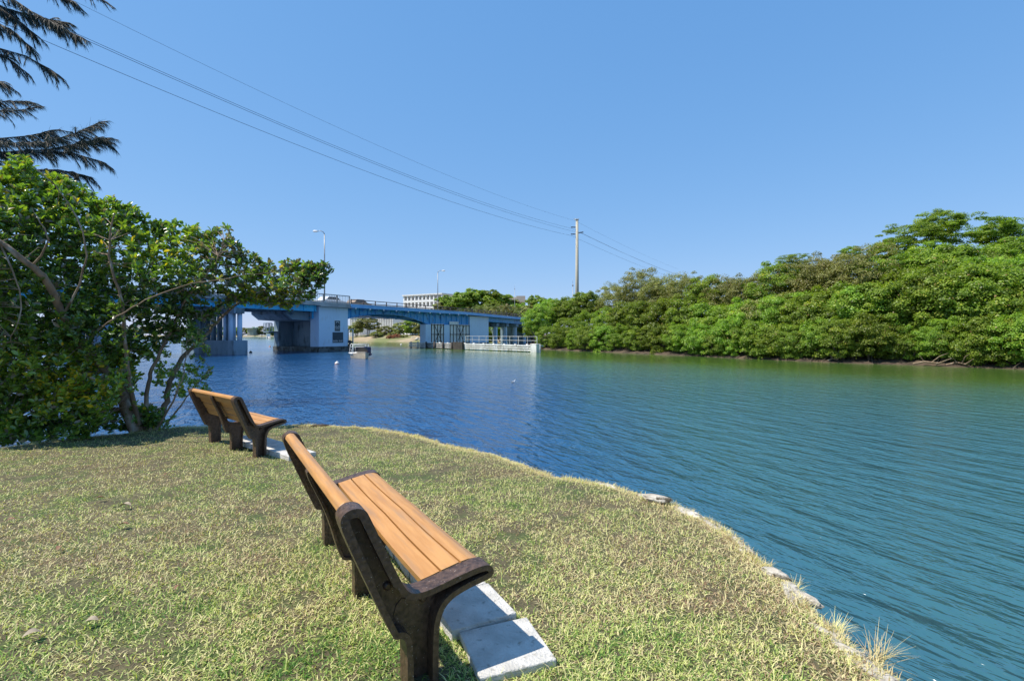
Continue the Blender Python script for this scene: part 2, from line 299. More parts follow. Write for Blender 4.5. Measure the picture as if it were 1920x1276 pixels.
dense = [(x+0.05*(fbm(np.array([x*3.1]), np.array([y*3.1]))[0]-0.5)*2, y+0.05*(fbm(np.array([x*3.1+40]), np.array([y*3.1]))[0]-0.5)*2) for x, y in dense]
LAWN = dense + [(2.0, 1.2), (2.3, 0.0), (2.7, -3), (3.2, -9), (-34, -9), (-34, 6.5), (-20, 6.8)]
xs = np.concatenate([np.arange(-34, -9, 0.4), np.arange(-9, 3.7, 0.05)]); ys = np.concatenate([np.arange(-9, 1.0, 0.25), np.arange(1.0, 9.6, 0.05)])
X, Y = np.meshgrid(xs, ys); S = sdist(LAWN, X, Y)
Z = gz(Y) + 0.035*(fbm(X*1.1, Y*1.1)-0.5) + 0.02*(fbm(X*6, Y*6)-0.5)
tt = np.clip((-S)/0.16, 0, 1); Z = Z - 0.02*np.exp(-np.clip(S, 0, 9)/0.08) - tt*tt*(3-2*tt)*0.9
LG = (xs, ys, Z)
tag(grid_mesh('lawn', X, Y, Z, M['soil'], keep=S > -0.3), kind='structure')
def lawn_z(x, y): return gz(y) + 0.035*(fbm(x*1.1, y*1.1)-0.5) + 0.02*(fbm(x*6, y*6)-0.5)
def lz(x, y): return float(lawn_z(np.array([x]), np.array([y]))[0])

# ------------------------------------------------------------------ bench and paver placement (shared with the grass mask)
B1F = Vector((0.861, 0.509, 0)); B1O = Vector((-0.655, 2.005, 0)); B1L = 1.92
B2F = Vector((0.65, 0.76, 0)); B2O = Vector((-3.515, 6.47, 0)); B2L = 1.66
pavers = []     # cx, cy, angle, size, top z, tiltx, tilty
pavers.append((-0.030, 2.415, R(20.5), 0.362, 0.032, 0.010, -0.012))
c0 = Vector((-0.218, 2.742)); dv = Vector((-0.468, 0.884))
for k in range(5):
    c = c0 + dv*0.368*k; pavers.append((c.x, c.y, R(27.5+random.uniform(-1.2, 1.2)), 0.36, 0.050-0.004*k, random.uniform(-.008, .008), random.uniform(-.008, .008)))
B2A = Vector((-0.76, 0.65, 0))
for k in range(5):
    c = B2O + B2F*(0.62) + B2A*(-0.35+0.375*k); pavers.append((c.x, c.y, math.atan2(B2F.y, B2F.x)+R(random.uniform(-1.5, 1.5)), 0.365, -0.045, random.uniform(-.006, .006), random.uniform(-.006, .006)))
feet = []
for O, Fv, L_, vs in ((B1O, B1F, B1L, (0.04, 0.93, 1.88)), (B2O, B2F, B2L, (0.04, 0.81, 1.62))):
    A = Vector((-Fv.y, Fv.x, 0))
    for v in vs: p = O+Fv*0.30+A*v; feet.append((p.x, p.y))

# ------------------------------------------------------------------ grass (real blades)
def blades(n, sampler, lmin, lmax, wmin, wmax, tilt, tintf, name):
    x, y = sampler(n); n = len(x); z = lawn_z(x, y)-0.004
    s = sdist(LAWN, x, y); z = z - 0.02*np.exp(-np.clip(s, 0, 9)/0.08) - np.where(s < 0, np.clip(-s/0.16, 0, 1)**2*0.9, 0)
    ln = rng.uniform(lmin, lmax, n); wd = rng.uniform(wmin, wmax, n); az = rng.uniform(0, 2*np.pi, n)
    t1 = rng.uniform(*tilt, n); t2 = np.clip(t1 + rng.uniform(0.1, 1.0, n), 0, 1.85); 
    dx, dy = np.cos(az), np.sin(az); wx, wy = -dy, dx
    P0 = np.stack([x, y, z], 1); d1 = np.stack([dx*np.sin(t1), dy*np.sin(t1), np.cos(t1)], 1); d2 = np.stack([dx*np.sin(t2), dy*np.sin(t2), np.cos(t2)], 1)
    W = np.stack([wx, wy, rng.uniform(-.3, .3, n)], 1)*wd[:, None]/2
    P1 = P0 + d1*(ln*0.5)[:, None]; P2 = P1 + d2*(ln*0.5)[:, None]
    V = np.stack([P0-W, P0+W, P1-W*0.85, P1+W*0.85, P2], 1).reshape(-1, 3)
    b = np.arange(n)*5; Q = np.stack([b, b+1, b+3, b+2], 1); T = np.stack([b+2, b+3, b+4], 1)
    tint = np.repeat(np.clip(tintf(x, y, n), 0, 1), 5)
    return V, Q, T, tint
def grass_sampler(n):
    d = np.exp(rng.uniform(np.log(1.5), np.log(9.2), n)) ; a = rng.uniform(-1.15, 1.12, n)
    d2 = np.where(rng.random(n) < 0.5, d, rng.uniform(1.3, 9.3, n)); x = d2*np.tan(np.clip(a, -0.92, 0.85))*1.0; y = d2
    far = rng.random(n) < 0.04; x = np.where(far, rng.uniform(-12, 3, n), x); y = np.where(far, rng.uniform(-3, 8, n), y)
    s = sdist(LAWN, x, y); ok = s > -0.05
    thin = fbm(x*2.3+9, y*2.3+3); ok &= rng.random(n) < np.clip((thin-0.20)/0.20, 0.18, 1.0)
    for cx, cy, an, sz, _, _, _ in pavers:
        u = (x-cx)*math.cos(an)+(y-cy)*math.sin(an); v = -(x-cx)*math.sin(an)+(y-cy)*math.cos(an); ok &= ~((abs(u) < sz/2-0.005) & (abs(v) < sz/2-0.005))
    for (sx, sy, rr) in ((-0.24, 3.65, .11), (-0.13, 3.38, .13), (-0.03, 3.10, .13), (0.08, 2.85, .10), (0.16, 2.62, .07), (-0.42, 2.25, .14), (-0.3, 2.0, .12), (-1.2, 2.9, .10)):
        ok &= (np.hypot(x-sx, y-sy) > rr) | (rng.random(n) < 0.3)
    return x[ok], y[ok]
def tintf(x, y, n):
    p = fbm(x*1.3+3, y*1.3+8); q = fbm(x*5+1, y*5+2)
    near = np.clip((3.4-y)/1.8, 0, 1)*np.clip((0.4-x)/1.2, 0, 1)
    e = sdist(LAWN, x, y); base = 0.41 + 0.75*(p-0.5) + 0.6*(q-0.5) + 0.24*near - 0.20*np.exp(-np.clip(e, 0, 9)/0.22)
    for fx, fy in feet[:3]: base = base + 0.25*np.exp(-((x-fx)**2+(y-fy)**2)/0.06)
    return base + rng.normal(0, 0.24, n)
N_GRASS = 520000
V1, Q1, T1, a1 = blades(N_GRASS, grass_sampler, 0.018, 0.050, 0.0032, 0.0066, (0.7, 1.5), tintf, 'grass')
V2, Q2, T2, a2 = blades(30000, grass_sampler, 0.05, 0.085, 0.003, 0.005, (0.2, 1.0), tintf, 'grass')
def edge_sampler(n):
    P = np.array(dense); k = rng.integers(0, len(P)-1, n); t = rng.random(n); p = P[k]*(1-t)[:, None] + P[k+1]*t[:, None]
    nrm = np.stack([P[k+1, 1]-P[k, 1], -(P[k+1, 0]-P[k, 0])], 1); nrm = -nrm/np.linalg.norm(nrm, axis=1)[:, None]
    p = p - nrm*rng.normal(0.0, 0.035, n)[:, None]
    clump = fbm(p[:, 0]*4+3, p[:, 1]*4) > 0.44
    return p[clump, 0], p[clump, 1]
def edge_sampler2(n):
    P = np.array(dense); k = rng.integers(0, len(P)-1, n); t = rng.random(n); p = P[k]*(1-t)[:, None] + P[k+1]*t[:, None]
    nrm = np.stack([P[k+1, 1]-P[k, 1], -(P[k+1, 0]-P[k, 0])], 1); nrm = -nrm/np.linalg.norm(nrm, axis=1)[:, None]
    off = np.abs(rng.normal(0.0, 0.09, n))*(0.4+1.6*fbm(p[:, 0]*2+8, p[:, 1]*2)); p = p - nrm*off[:, None]
    return p[:, 0], p[:, 1]
V3, Q3, T3, a3 = blades(26000, edge_sampler, 0.03, 0.085, 0.0025, 0.0045, (0.15, 1.35), lambda x, y, n: 0.25+rng.normal(0, 0.12, n), 'grass')
def cat(parts):
    V = []; Q = []; T = []; A = []; o = 0
    for v, q, t, a in parts: V.append(v); Q.append(q+o); T.append(t+o); A.append(a); o += len(v)
    return np.concatenate(V), np.concatenate(Q), np.concatenate(T), np.concatenate(A)
V4, Q4, T4, a4 = blades(30000, edge_sampler2, 0.03, 0.07, 0.003, 0.0055, (0.9, 1.55), lambda x, y, n: 0.22+rng.normal(0, 0.10, n), 'grass')
V, Q, T, A = cat([(V4, Q4, T4, a4), (V1, Q1, T1, a1), (V2, Q2, T2, a2), (V3, Q3, T3, a3)])
g = np_mesh('grass', V, [Q, T], M['grass'], attr=A)
tag(g, 'short coarse yellow green lawn grass running to the water edge', 'grass', kind='stuff')

# dry straw sprays hanging over the bank
def straw_tuft(name, x, y, n, ln, spread, label):
    V = []; F = []; A = []
    for i in range(n):
        az = random.uniform(*spread); t = random.uniform(0.3, 1.35); L_ = random.uniform(0.5, 1)*ln; p = Vector((random.gauss(0, .02), random.gauss(0, .02), 0)); wv = Vector((-math.sin(az), math.cos(az), 0))*0.0022
        pts = []
        for k in range(4):
            pts.append(p.copy()); tt_ = t + k*0.12; p = p + Vector((math.cos(az)*math.sin(tt_), math.sin(az)*math.sin(tt_), math.cos(tt_)))*L_/3
        b = len(V)
        for k, q in enumerate(pts): w_ = wv*(1-k*0.28); V += [q-w_, q+w_]
        for k in range(3): F.append((b+2*k, b+2*k+1, b+2*k+3, b+2*k+2))
        A += [random.uniform(0.12, 0.42)]*8
    o = np_mesh(name, [tuple(v) for v in V], np.array(F), M['grass'], attr=A, loc=(x, y, lz(x, y)-0.03))
    return tag(o, label, 'dry grass', 'dry straw tufts on the bank edge')
for i, (px, py, n, ln, lab) in enumerate([(1640, 1228, 60, .20, 'largest spray of pale dry grass at the lower right tip of the bank'), (1490, 1088, 26, .10, 'small dry straw tuft on the bank beside the lower pale rock'), (1300, 962, 26, .09, 'thin dry straw wisps at the bank above the bend'), (1440, 1052, 24, .09, 'short dry straw tuft above the flat pale rock'), (1570, 1178, 40, .13, 'dry straw tuft just above the largest spray'), (1235, 935, 16, .12, 'two tall dry stalks beside the upper pale rock'), (980, 868, 16, .10, 'farthest dry stalks on the curve of the bank')]):
    p = on(px, py, 0)
    straw_tuft('dry_grass_tuft', p.x, p.y, n, ln, (-1.2, 1.6), lab)
# pale rocks showing through the bank
def rock(name, cx, cy, rx, ry, rz_, ang, z, label, grp, mat='rock'):
    bm = bmesh.new(); bmesh.ops.create_icosphere(bm, subdivisions=3, radius=1)
    ph = random.uniform(0, 50)
    for v in bm.verts:
        c = v.co; k = 1 + 0.35*(fbm(np.array([c.x*1.6+ph]), np.array([c.y*1.6+c.z*2.1]))[0]-0.5)*2; v.co = Vector((c.x*rx*k, c.y*ry*k, max(-.8, c.z)*rz_*k))
    me = bpy.data.meshes.new(name); bm.to_mesh(me); bm.free(); me.materials.append(M[mat])
    o = bpy.data.objects.new(name, me); COL.objects.link(o); o.location = (cx, cy, z); o.rotation_euler = (0, 0, ang)
    return tag(o, label, 'rock', grp)
for px, py, rx, ry, an, lab in [(1232, 934, .13, .05, -.5, 'pale rock at the lawn rim nearest the far end of the bank curve'), (1452, 1076, .085, .04, -.9, 'flat pale rock at the bank edge beside the middle water'), (1512, 1122, .08, .028, -1.0, 'narrow pale rock strip just below the flat pale rock'), (1545, 1190, .10, .045, -.9, 'long pale rock under dry straw near the lower bank'), (1590, 1224, .09, .04, -.8, 'lowest pale rock half under the dry spray'), (600, 798, .16, .05, .1, 'brown rock lump on the far rim of the lawn behind the benches')]:
    p = on(px, py, -0.02 if py > 900 else -.13); rock('bank_rock', p.x, p.y, rx, ry, 0.035, an, p.z, lab, 'rocks along the lawn edge', 'rock' if py > 900 else 'mud')
# crumbling pale seawall cap showing through the turf at the right
P_ = [p for p in dense if p[0] > 0.9 or p[1] < 4.6]; P_ = [p for p in P_ if p[0] > 0.55]; Vc = []; Fc = []; nw = 9
for i, (x, y) in enumerate(P_):
    a_ = Vector(P_[min(i+1, len(P_)-1)])-Vector(P_[max(i-1, 0)]); a_.normalize(); nv = Vector((a_.y, -a_.x)); nv = nv if nv.x < 0 else -nv
    wd_ = 0.05+0.11*float(fbm(np.array([i*.21+3]), np.array([2.2]))[0])
    for j in range(nw):
        t = j/(nw-1); q = Vector((x, y)) + nv*(-0.045 + t*(wd_+.045)); n_ = float(fbm(np.array([q.x*9+2]), np.array([q.y*9+7]))[0]); n2_ = float(fbm(np.array([q.x*40]), np.array([q.y*40]))[0])
        zz = gz(y) - 0.012 + 0.085*(n_-.42) + 0.012*(n2_-.5) - 0.06*abs(2*t-1)**4 - (0.05 if t == 0 else 0); Vc.append((q.x, q.y, float(zz)))
for i in range(len(P_)-1):
    for j in range(nw-1): b_ = i*nw+j; Fc.append((b_, b_+1, b_+nw+1, b_+nw))
tag(np_mesh('seawall_cap', Vc, np.array(Fc), M['rock'], smooth=True), 'pale crumbling stone edge of the lawn along the water at the right', 'seawall')
# ------------------------------------------------------------------ fallen leaves
def fallen(px, py, s, an, mat, label):
    d = 3
    p = on(px, py, 0); p.z = lz(p.x, p.y)+0.035
    V = []; F = []; n = 6
    for i in range(n+1):
        t = i/n; wv = s*0.30*math.sin(math.pi*min(1, t*0.97+0.02))**0.8; up = 0.25*s*math.sin(t*3.0); cv = 0.22*wv
        V += [((t-.5)*s, -wv, up+cv), ((t-.5)*s, 0, up-cv), ((t-.5)*s, wv, up+cv)]
    for i in range(n):
        for j in range(2): a = i*3+j; F.append((a, a+1, a+4, a+3))
    o = np_mesh('fallen_leaf', V, np.array(F), M[mat], smooth=True, loc=p); o.rotation_euler = (random.uniform(-.2, .2), random.uniform(-.2, .2), an)
    tag(o, label, 'leaf', 'fallen leaves on the lawn')
for a in [(235, 943, .10, .1, 'drygrey', 'pale tan fallen leaf lying left of centre on the upper lawn'), (188, 928, .07, .6, 'leafdry', 'small dark fallen leaf beside the pale tan one'), (312, 881, .06, 1.2, 'leafdry', 'little dark leaf on the lawn below the far bench'), (333, 1106, .045, 1.4, 'leafdry', 'upright rusty leaf alone in the middle of the left lawn'), (172, 1177, .06, .3, 'drygrey', 'pinkish pale fallen leaf in the lower left lawn'), (232, 985, .07, .2, 'leafdry', 'reddish brown fallen leaf below the pale tan leaf'), (20, 972, .06, .5, 'leafdry', 'dark leaf near the left border of the lawn'), (112, 1030, .06, 1.9, 'leafdry', 'curled grey brown leaf on the greener left lawn'), (60, 1205, .07, .9, 'drygrey', 'bleached leaf at the lower left corner of the lawn')]:
    fallen(*a)

# ------------------------------------------------------------------ pavers
plabels = ['tilted loose square paver at the near end, sticking out past the bench']
ordn = ['nearest', 'second', 'third', 'fourth', 'farthest']
plabels += ['concrete paver, %s of the straight row under the near bench' % o for o in ordn]
plabels += ['concrete paver, %s of the row under the far bench' % o for o in ordn]
for (cx, cy, an, sz, top, tx, ty), lab in zip(pavers, plabels):
    m_ = MB(); h = sz/2; m_.box(-h, h, -h, h, -0.075, 0)
    o = m_.build('concrete_paver', M['paver'], bevel=0.006, loc=(cx, cy, top+(0 if cy < 5 else 0))); o.rotation_euler = (tx, ty, an)
    tag(o, lab, 'paver', 'square concrete pavers under the benches')

# ------------------------------------------------------------------ benches
def chaikin(P, it=2, q=0.25):
    for _ in range(it):
        N_ = []
        for i in range(len(P)):
            a = P[i]; b = P[(i+1) % len(P)]; N_ += [(a[0]*(1-q)+b[0]*q, a[1]*(1-q)+b[1]*q), (a[0]*q+b[0]*(1-q), a[1]*q+b[1]*(1-q))]
        P = N_
    return P
def offset(P, d):
    n = len(P); area = sum(P[i][0]*P[(i+1) % n][1]-P[(i+1) % n][0]*P[i][1] for i in range(n)); sg = 1 if area > 0 else -1; out = []
    for i in range(n):
        a = Vector(P[i-1]); b = Vector(P[i]); c = Vector(P[(i+1) % n]); e1 = (b-a).normalized(); e2 = (c-b).normalized()
        n1 = Vector((-e1.y, e1.x))*sg; n2 = Vector((-e2.y, e2.x))*sg; m_ = (n1+n2).normalized(); dd_ = d*(1.35 if P[i][1] > .47 and d > .02 else 1); k = dd_/max(0.5, m_.dot(n1)); q = b+m_*k; out.append((q.x, q.y))
    return out
END_P = [(-0.018, 0.735), (0.085, 0.49), (0.185, 0.262), (0.20, 0.235), (0.235, 0.236), (0.254, 0.19), (0.254, -0.12), (0.392, -0.12), (0.392, 0.20), (0.405, 0.285), (0.445, 0.337), (0.53, 0.365), (0.61, 0.378), (0.655, 0.389), (0.668, 0.415), (0.648, 0.447), (0.60, 0.452), (0.50, 0.436), (0.40, 0.415), (0.32, 0.402), (0.268, 0.41), (0.236, 0.45), (0.168, 0.60), (0.100, 0.755), (0.078, 0.80), (0.025, 0.812), (-0.020, 0.785)]
MID_P = [(-0.01, 0.735), (0.10, 0.50), (0.165, 0.262), (0.19, 0.225), (0.235, 0.222), (0.250, 0.19), (0.250, -0.12), (0.400, -0.12), (0.400, 0.20), (0.43, 0.28), (0.52, 0.325), (0.60, 0.340), (0.60, 0.395), (0.50, 0.388), (0.40, 0.370), (0.30, 0.36), (0.225, 0.375), (0.185, 0.42), (0.118, 0.58), (0.050, 0.735), (0.03, 0.758), (0.0, 0.76)]
def frame_obj(P, v0, v1, parent, rim=0.026, rec=0.006, rec1=None, g0=0.010):
    rec1 = rec if rec1 is None else rec1
    Pm = chaikin(P, 2); Q_ = offset(Pm, rim); m_ = MB(); n = len(Pm)
    V = [(p[0], v0, p[1]) for p in Pm] + [(p[0], v1, p[1]) for p in Pm] + [(p[0], v0, p[1]) for p in Q_] + [(p[0], v1, p[1]) for p in Q_] + [(p[0], v0+rec, p[1]) for p in Q_] + [(p[0], v1-rec1, p[1]) for p in Q_]
    F = []
    for i in range(n):
        j = (i+1) % n; F += [(i, j, n+j, n+i), (i, 2*n+i, 2*n+j, j), (n+i, n+j, 3*n+j, 3*n+i), (2*n+i, 4*n+i, 4*n+j, 2*n+j), (3*n+i, 3*n+j, 5*n+j, 5*n+i)]
    m_.add(V, F); m_.f += [tuple(range(4*n, 5*n)), tuple(reversed(range(5*n, 6*n)))]; m_.sm += [False, False]
    # filled gusset where arm, seat and leg meet
    m_.prism([(0.215, 0.30), (0.235, 0.262), (0.372, 0.262), (0.385, 0.325), (0.40, 0.345), (0.33, 0.350), (0.25, 0.365), (0.225, 0.34)], v0+rec-g0, v1-rec1+g0, 'y')
    o = m_.build('side_frame', M['frame'], parent, bevel=0.0045, seg=2)
    for (u, z) in ((0.188, 0.435), (0.345, 0.345)):
        kb = MB(); side = v0+rec-g0*(u > .3)
        bm_pts = [(u, side+0.004, z), (u, side-0.008, z), (u, side-0.014, z)]; kb.tube(bm_pts, [0.019, 0.018, 0.010], 12)
        kb.build('bolt', M['frame'], o)
    return o
def board(cross, v0, v1, sag=0.0, nseg=12):
    n = len(cross); V = []; F = []
    for k in range(nseg+1):
        t = k/nseg; v = v0+(v1-v0)*t; s = -sag*(math.sin(math.pi*((t*2) % 1.0 if t < 1 else 1)))
        V += [(p[0], v, p[1]+s) for p in cross]
    for k in range(nseg):
        for i in range(n): F.append((k*n+i, k*n+(i+1) % n, (k+1)*n+(i+1) % n, (k+1)*n+i))
    F += [tuple(reversed(range(n))), tuple(range(nseg*n, nseg*n+n))]
    return V, F
def seg_cross(top, th):      # a board following a run of surface points, th thick below it
    pts = [Vector(p) for p in top]; low = []
    for i, p in enumerate(pts):
        d = (pts[min(i+1, len(pts)-1)]-pts[max(i-1, 0)]).normalized(); nrm = Vector((d.y, -d.x)); low.append(p+nrm*th)
    c = [(p.x, p.y) for p in pts] + [(p.x, p.y) for p in reversed(low)]
    return c
def make_bench(name, O, Fv, L_, z, mids, label):
    root = empty(name, (O.x, O.y, z), math.atan2(Fv.y, Fv.x)); tag(root, label, 'bench', 'park benches facing the water')
    fw = 0.10
    frame_obj(END_P, 0, fw, root, rec=0.074, rec1=0.008, g0=0.004); frame_obj(END_P, L_-fw, L_, root, rec=0.008, rec1=0.074, g0=0.004)
    for v in mids: frame_obj(MID_P, v-0.036, v+0.036, root, 0.014, 0.026, g0=0.004)
    sb = MB()
    for tops in ([(0.350, 0.409), (0.39, 0.416), (0.438, 0.427)], [(0.447, 0.429), (0.49, 0.437), (0.535, 0.446)], [(0.544, 0.447), (0.58, 0.451), (0.612, 0.449), (0.636, 0.440), (0.648, 0.420), (0.642, 0.402)]):
        sb.add(*board(seg_cross(tops, 0.034), fw+0.002, L_-fw-0.002, 0.006))
    sb.build('seat', M['slat'], root, bevel=0.006, seg=2)
    bb = MB()
    def bp(t, off=0.0): return (0.230+(0.036-0.230)*t, 0.405+(0.79-0.405)*t)
    ranges = [(0.015, 0.225), (0.255, 0.475), (0.505, 0.725)]
    for a, b in ranges: bb.add(*board(seg_cross([bp(b), bp((a+b)/2), bp(a)], -0.034), fw+0.002, L_-fw-0.002, 0.0))
    bb.add(*board([(0.086, 0.69), (0.063, 0.747), (0.060, 0.782), (0.046, 0.804), (0.020, 0.809), (-0.004, 0.795), (-0.010, 0.770), (0.004, 0.757), (0.022, 0.752), (0.054, 0.682)], fw+0.002, L_-fw-0.002, 0.0))
    bb.build('backrest', M['slat'], root, bevel=0.006, seg=2)
    return root
make_bench('park_bench', B1O, B1F, B1L, 0.0, (0.93,), 'tan slatted bench with dark speckled frame in the foreground')
make_bench('park_bench', B2O, B2F, B2L, -0.10, (0.81,), 'farther tan slatted bench seen from behind beside the leafy shrub')

# ------------------------------------------------------------------ foliage generators
def leaves(P, D, size, ratio=0.5, fold=0.25, jitter=0.35):
    """one folded leaf per point: P base, D direction (n x 3), returns V, F(quads), leaf count"""
    n = len(P); D = D/np.linalg.norm(D, axis=1)[:, None]
    U = rng.normal(0, 1, (n, 3)); U[:, 2] += 1.2; S_ = np.cross(D, U); S_ /= np.linalg.norm(S_, axis=1)[:, None]+1e-9; Nn = np.cross(S_, D)
    s = size[:, None]; W = S_*s*ratio*0.5; up = Nn*s*fold*0.5
    c1 = P + D*s*0.45; c2 = P + D*s*0.82 - Nn*s*0.05
    V = np.stack([P, c1-W+up*0.6, c1-Nn*s*0.02, c1+W+up*0.6, P+D*s-Nn*s*0.12, c2-W*0.75+up*0.4, c2+W*0.75+up*0.4], 1).reshape(-1, 3)
    b = np.arange(n)*7
    T = np.concatenate([np.stack([b, b+2, b+1], 1), np.stack([b, b+3, b+2], 1), np.stack([b+5, b+2, b+4], 1), np.stack([b+4, b+2, b+6], 1), np.stack([b+1, b+2, b+5], 1), np.stack([b+2, b+3, b+6], 1)])
    return V, T
def leaves_simple(P, Nn, size, ratio=0.6):
    n = len(P); A_ = rng.normal(0, 1, (n, 3)); D = np.cross(Nn, A_); D /= np.linalg.norm(D, axis=1)[:, None]+1e-9; S_ = np.cross(Nn, D); s = size[:, None]
    Nn = Nn/np.linalg.norm(Nn, axis=1)[:, None]
    V = np.stack([P-D*s*0.5, P-S_*s*ratio*0.5+Nn*s*.06, P+D*s*0.5, P+S_*s*ratio*0.5+Nn*s*.06], 1).reshape(-1, 3); b = np.arange(n)*4
    return V, np.stack([b, b+1, b+2, b+3], 1)
def in_poly(P, x, y): return sdist(P, x, y) > 0

# -------- the big broad-leaved tree at the left, trunk on the lawn point
TD = 7.9
base = on(262, 800, -0.13)
tree = empty('broad_leaf_tree', (base.x, base.y, base.z)); tag(tree, 'large glossy broad leaved tree at the left whose crown reaches over the water', 'tree')
tm = MB(); tw = tm
limb_pts = []
def limb(pts, r0, r1, n=9, store=True, wob=0.03):
    P = [Vector(p) for p in pts]; out = []; r0 *= .66; r1 *= .6
    for i in range(len(P)-1):
        p0 = P[max(i-1, 0)]; p1 = P[i]; p2 = P[i+1]; p3 = P[min(i+2, len(P)-1)]
        for k in range(6):
            t = k/6; q = 0.5*((2*p1)+(-p0+p2)*t+(2*p0-5*p1+4*p2-p3)*t*t+(-p0+3*p1-3*p2+p3)*t**3); out.append(q+Vector([random.uniform(-wob, wob) for _ in range(3)])*(0.4 if i == 0 else 1)*0.5)
    out.append(P[-1]); N_ = len(out); tm.tube([tuple(o - Vector(base)) for o in out], [r0+(r1-r0)*i/(N_-1) for i in range(N_)], n)
    if store: limb_pts.extend(out)
    return out
limb([at(255, 810, 8.72), at(238, 770, 8.72), at(225, 735, 8.66), at(200, 695, 8.55), at(150, 645, 8.21), at(118, 590, 7.88), at(95, 540, 7.65), at(62, 500, 7.42), at(0, 455, 7.20), at(-80, 400, 7.09)], .14, .045)
limb([at(270, 812, 8.89), at(250, 765, 8.94), at(235, 720, 9.00), at(200, 690, 9.22), at(140, 660, 9.22), at(60, 620, 9.00), at(-30, 560, 8.78)], .11, .03)
limb([at(285, 812, 9.00), at(310, 760, 9.17), at(320, 715, 9.34), at(345, 665, 9.56), at(380, 635, 9.79), at(420, 590, 10.01), at(470, 555, 10.12), at(540, 530, 10.01), at(612, 505, 9.90)], .085, .014)
limb([at(280, 808, 8.78), at(275, 740, 8.89), at(290, 680, 9.00), at(320, 620, 9.11), at(350, 560, 9.11), at(400, 500, 9.11), at(420, 450, 9.00)], .06, .014)
limb([at(265, 806, 8.78), at(245, 730, 8.55), at(235, 650, 8.33), at(230, 570, 8.21), at(205, 480, 8.10), at(215, 400, 7.99)], .065, .015)
limb([at(118, 590, 7.88), at(150, 530, 7.76), at(160, 450, 7.65), at(120, 370, 7.54), at(60, 310, 7.31)], .026, .008)
limb([at(150, 650, 8.21), at(195, 610, 7.99), at(250, 575, 7.88), at(330, 540, 7.99), at(430, 520, 8.33), at(520, 510, 8.78)], .022, .007)
limb([at(300, 810, 9.00), at(335, 765, 9.11), at(365, 725, 9.22), at(400, 690, 9.34)], .03, .008)
limb([at(290, 812, 8.78), at(330, 740, 8.66), at(345, 690, 8.78), at(350, 640, 8.89)], .028, .008)
limb([at(60, 500, 7.42), at(90, 450, 7.31), at(60, 390, 7.20)], .025, .008)
limb([at(200, 695, 8.55), at(120, 700, 8.21), at(40, 680, 7.99), at(-40, 640, 7.88)], .035, .01)
limb([at(0, 455, 7.20), at(40, 560, 7.31), at(20, 640, 7.31)], .02, .008)
SIL = [(-260, 240), (-100, 290), (0, 330), (22, 292), (48, 296), (70, 328), (115, 330), (150, 345), (185, 372), (215, 372), (240, 382), (262, 398), (300, 420), (350, 412), (390, 432), (428, 424), (440, 448), (455, 470), (478, 478), (500, 492), (540, 488), (580, 494), (628, 498), (612, 520), (600, 540), (585, 562), (545, 580), (500, 570), (455, 570), (415, 578), (400, 600), (350, 600), (385, 625), (370, 650), (330, 640), (300, 665), (255, 690), (225, 715), (215, 760), (200, 800), (150, 822), (60, 828), (-20, 832), (-260, 850)]
LP = np.array([tuple(p) for p in limb_pts])
def crown_points(n):
    out = []
    px = rng.uniform(-260, 632, n*4); py = rng.uniform(240, 850, n*4); ok = in_poly(SIL, px, py); px = px[ok][:n]; py = py[ok][:n]
    edgeness = sdist(SIL, px, py)
    t = np.clip((px+50)/650, 0, 1); dc = 8.1+1.5*np.clip(t*1.3, 0, 1); half = np.clip(edgeness/90, 0.15, 1)*(1.1-0.4*t)
    d = dc + rng.uniform(-1, 1, len(px))*half
    low = py > 700; d = np.where(low, 8.0+rng.uniform(-.25, .8, len(px)), d)
    thin = fbm(px/38, py/38); keep = (thin > 0.34) | (rng.random(len(px)) < 0.35)
    dens = np.where(px > 380, 1.0, 0.9)*np.where((px > 250) & (py > 620), 0.7, 1.0); keep &= rng.random(len(px)) < dens
    px, py, d = px[keep], py[keep], d[keep]
    return np.stack([(px-960)/FPX*d, d, EYE+(HOR-py)/FPX*d], 1), px, py
CP, cpx, cpy = crown_points(9000)
# small clusters on the dark scrub at the trunk foot and the thin branches by the water
ex = []
for _ in range(150):
    px = random.gauss(262, 30); py = random.uniform(762, 806); d = random.uniform(8.7, 9.2); ex.append(tuple(at(px, py, d)))
for _ in range(210):
    px = random.uniform(-60, 255); py = random.uniform(560, 800); d = random.uniform(7.9, 8.3); ex.append(tuple(at(px, py, d)))
for _ in range(300):
    px = random.uniform(225, 395); py = random.uniform(600, 745); d = random.uniform(8.9, 9.9)
    if fbm(np.array([px/30]), np.array([py/30]))[0] < .45: continue
    ex.append(tuple(at(px, py, d)))
ct_ = 1/math.tan(SUN_EL); _ts = TO_SUN.normalized()
for _ in range(14):        # nothing of this crown hangs between the sun and the far bench
    hx = CP[:, 0]-_ts.x*(CP[:, 2]-.4)*ct_; hy = CP[:, 1]-_ts.y*(CP[:, 2]-.4)*ct_; bad = (hx > -5.8) & (hx < -2.4) & (hy > 6.0) & (hy < 8.5) & (CP[:, 2] > .3)
    E_ = np.array([0, 0, EYE]); CP[bad] = E_ + (CP[bad]-E_)*1.02
NB = len(ex); CP = np.concatenate([CP, np.array(ex)])
bP = []; bD = []; bS = []; bT = []
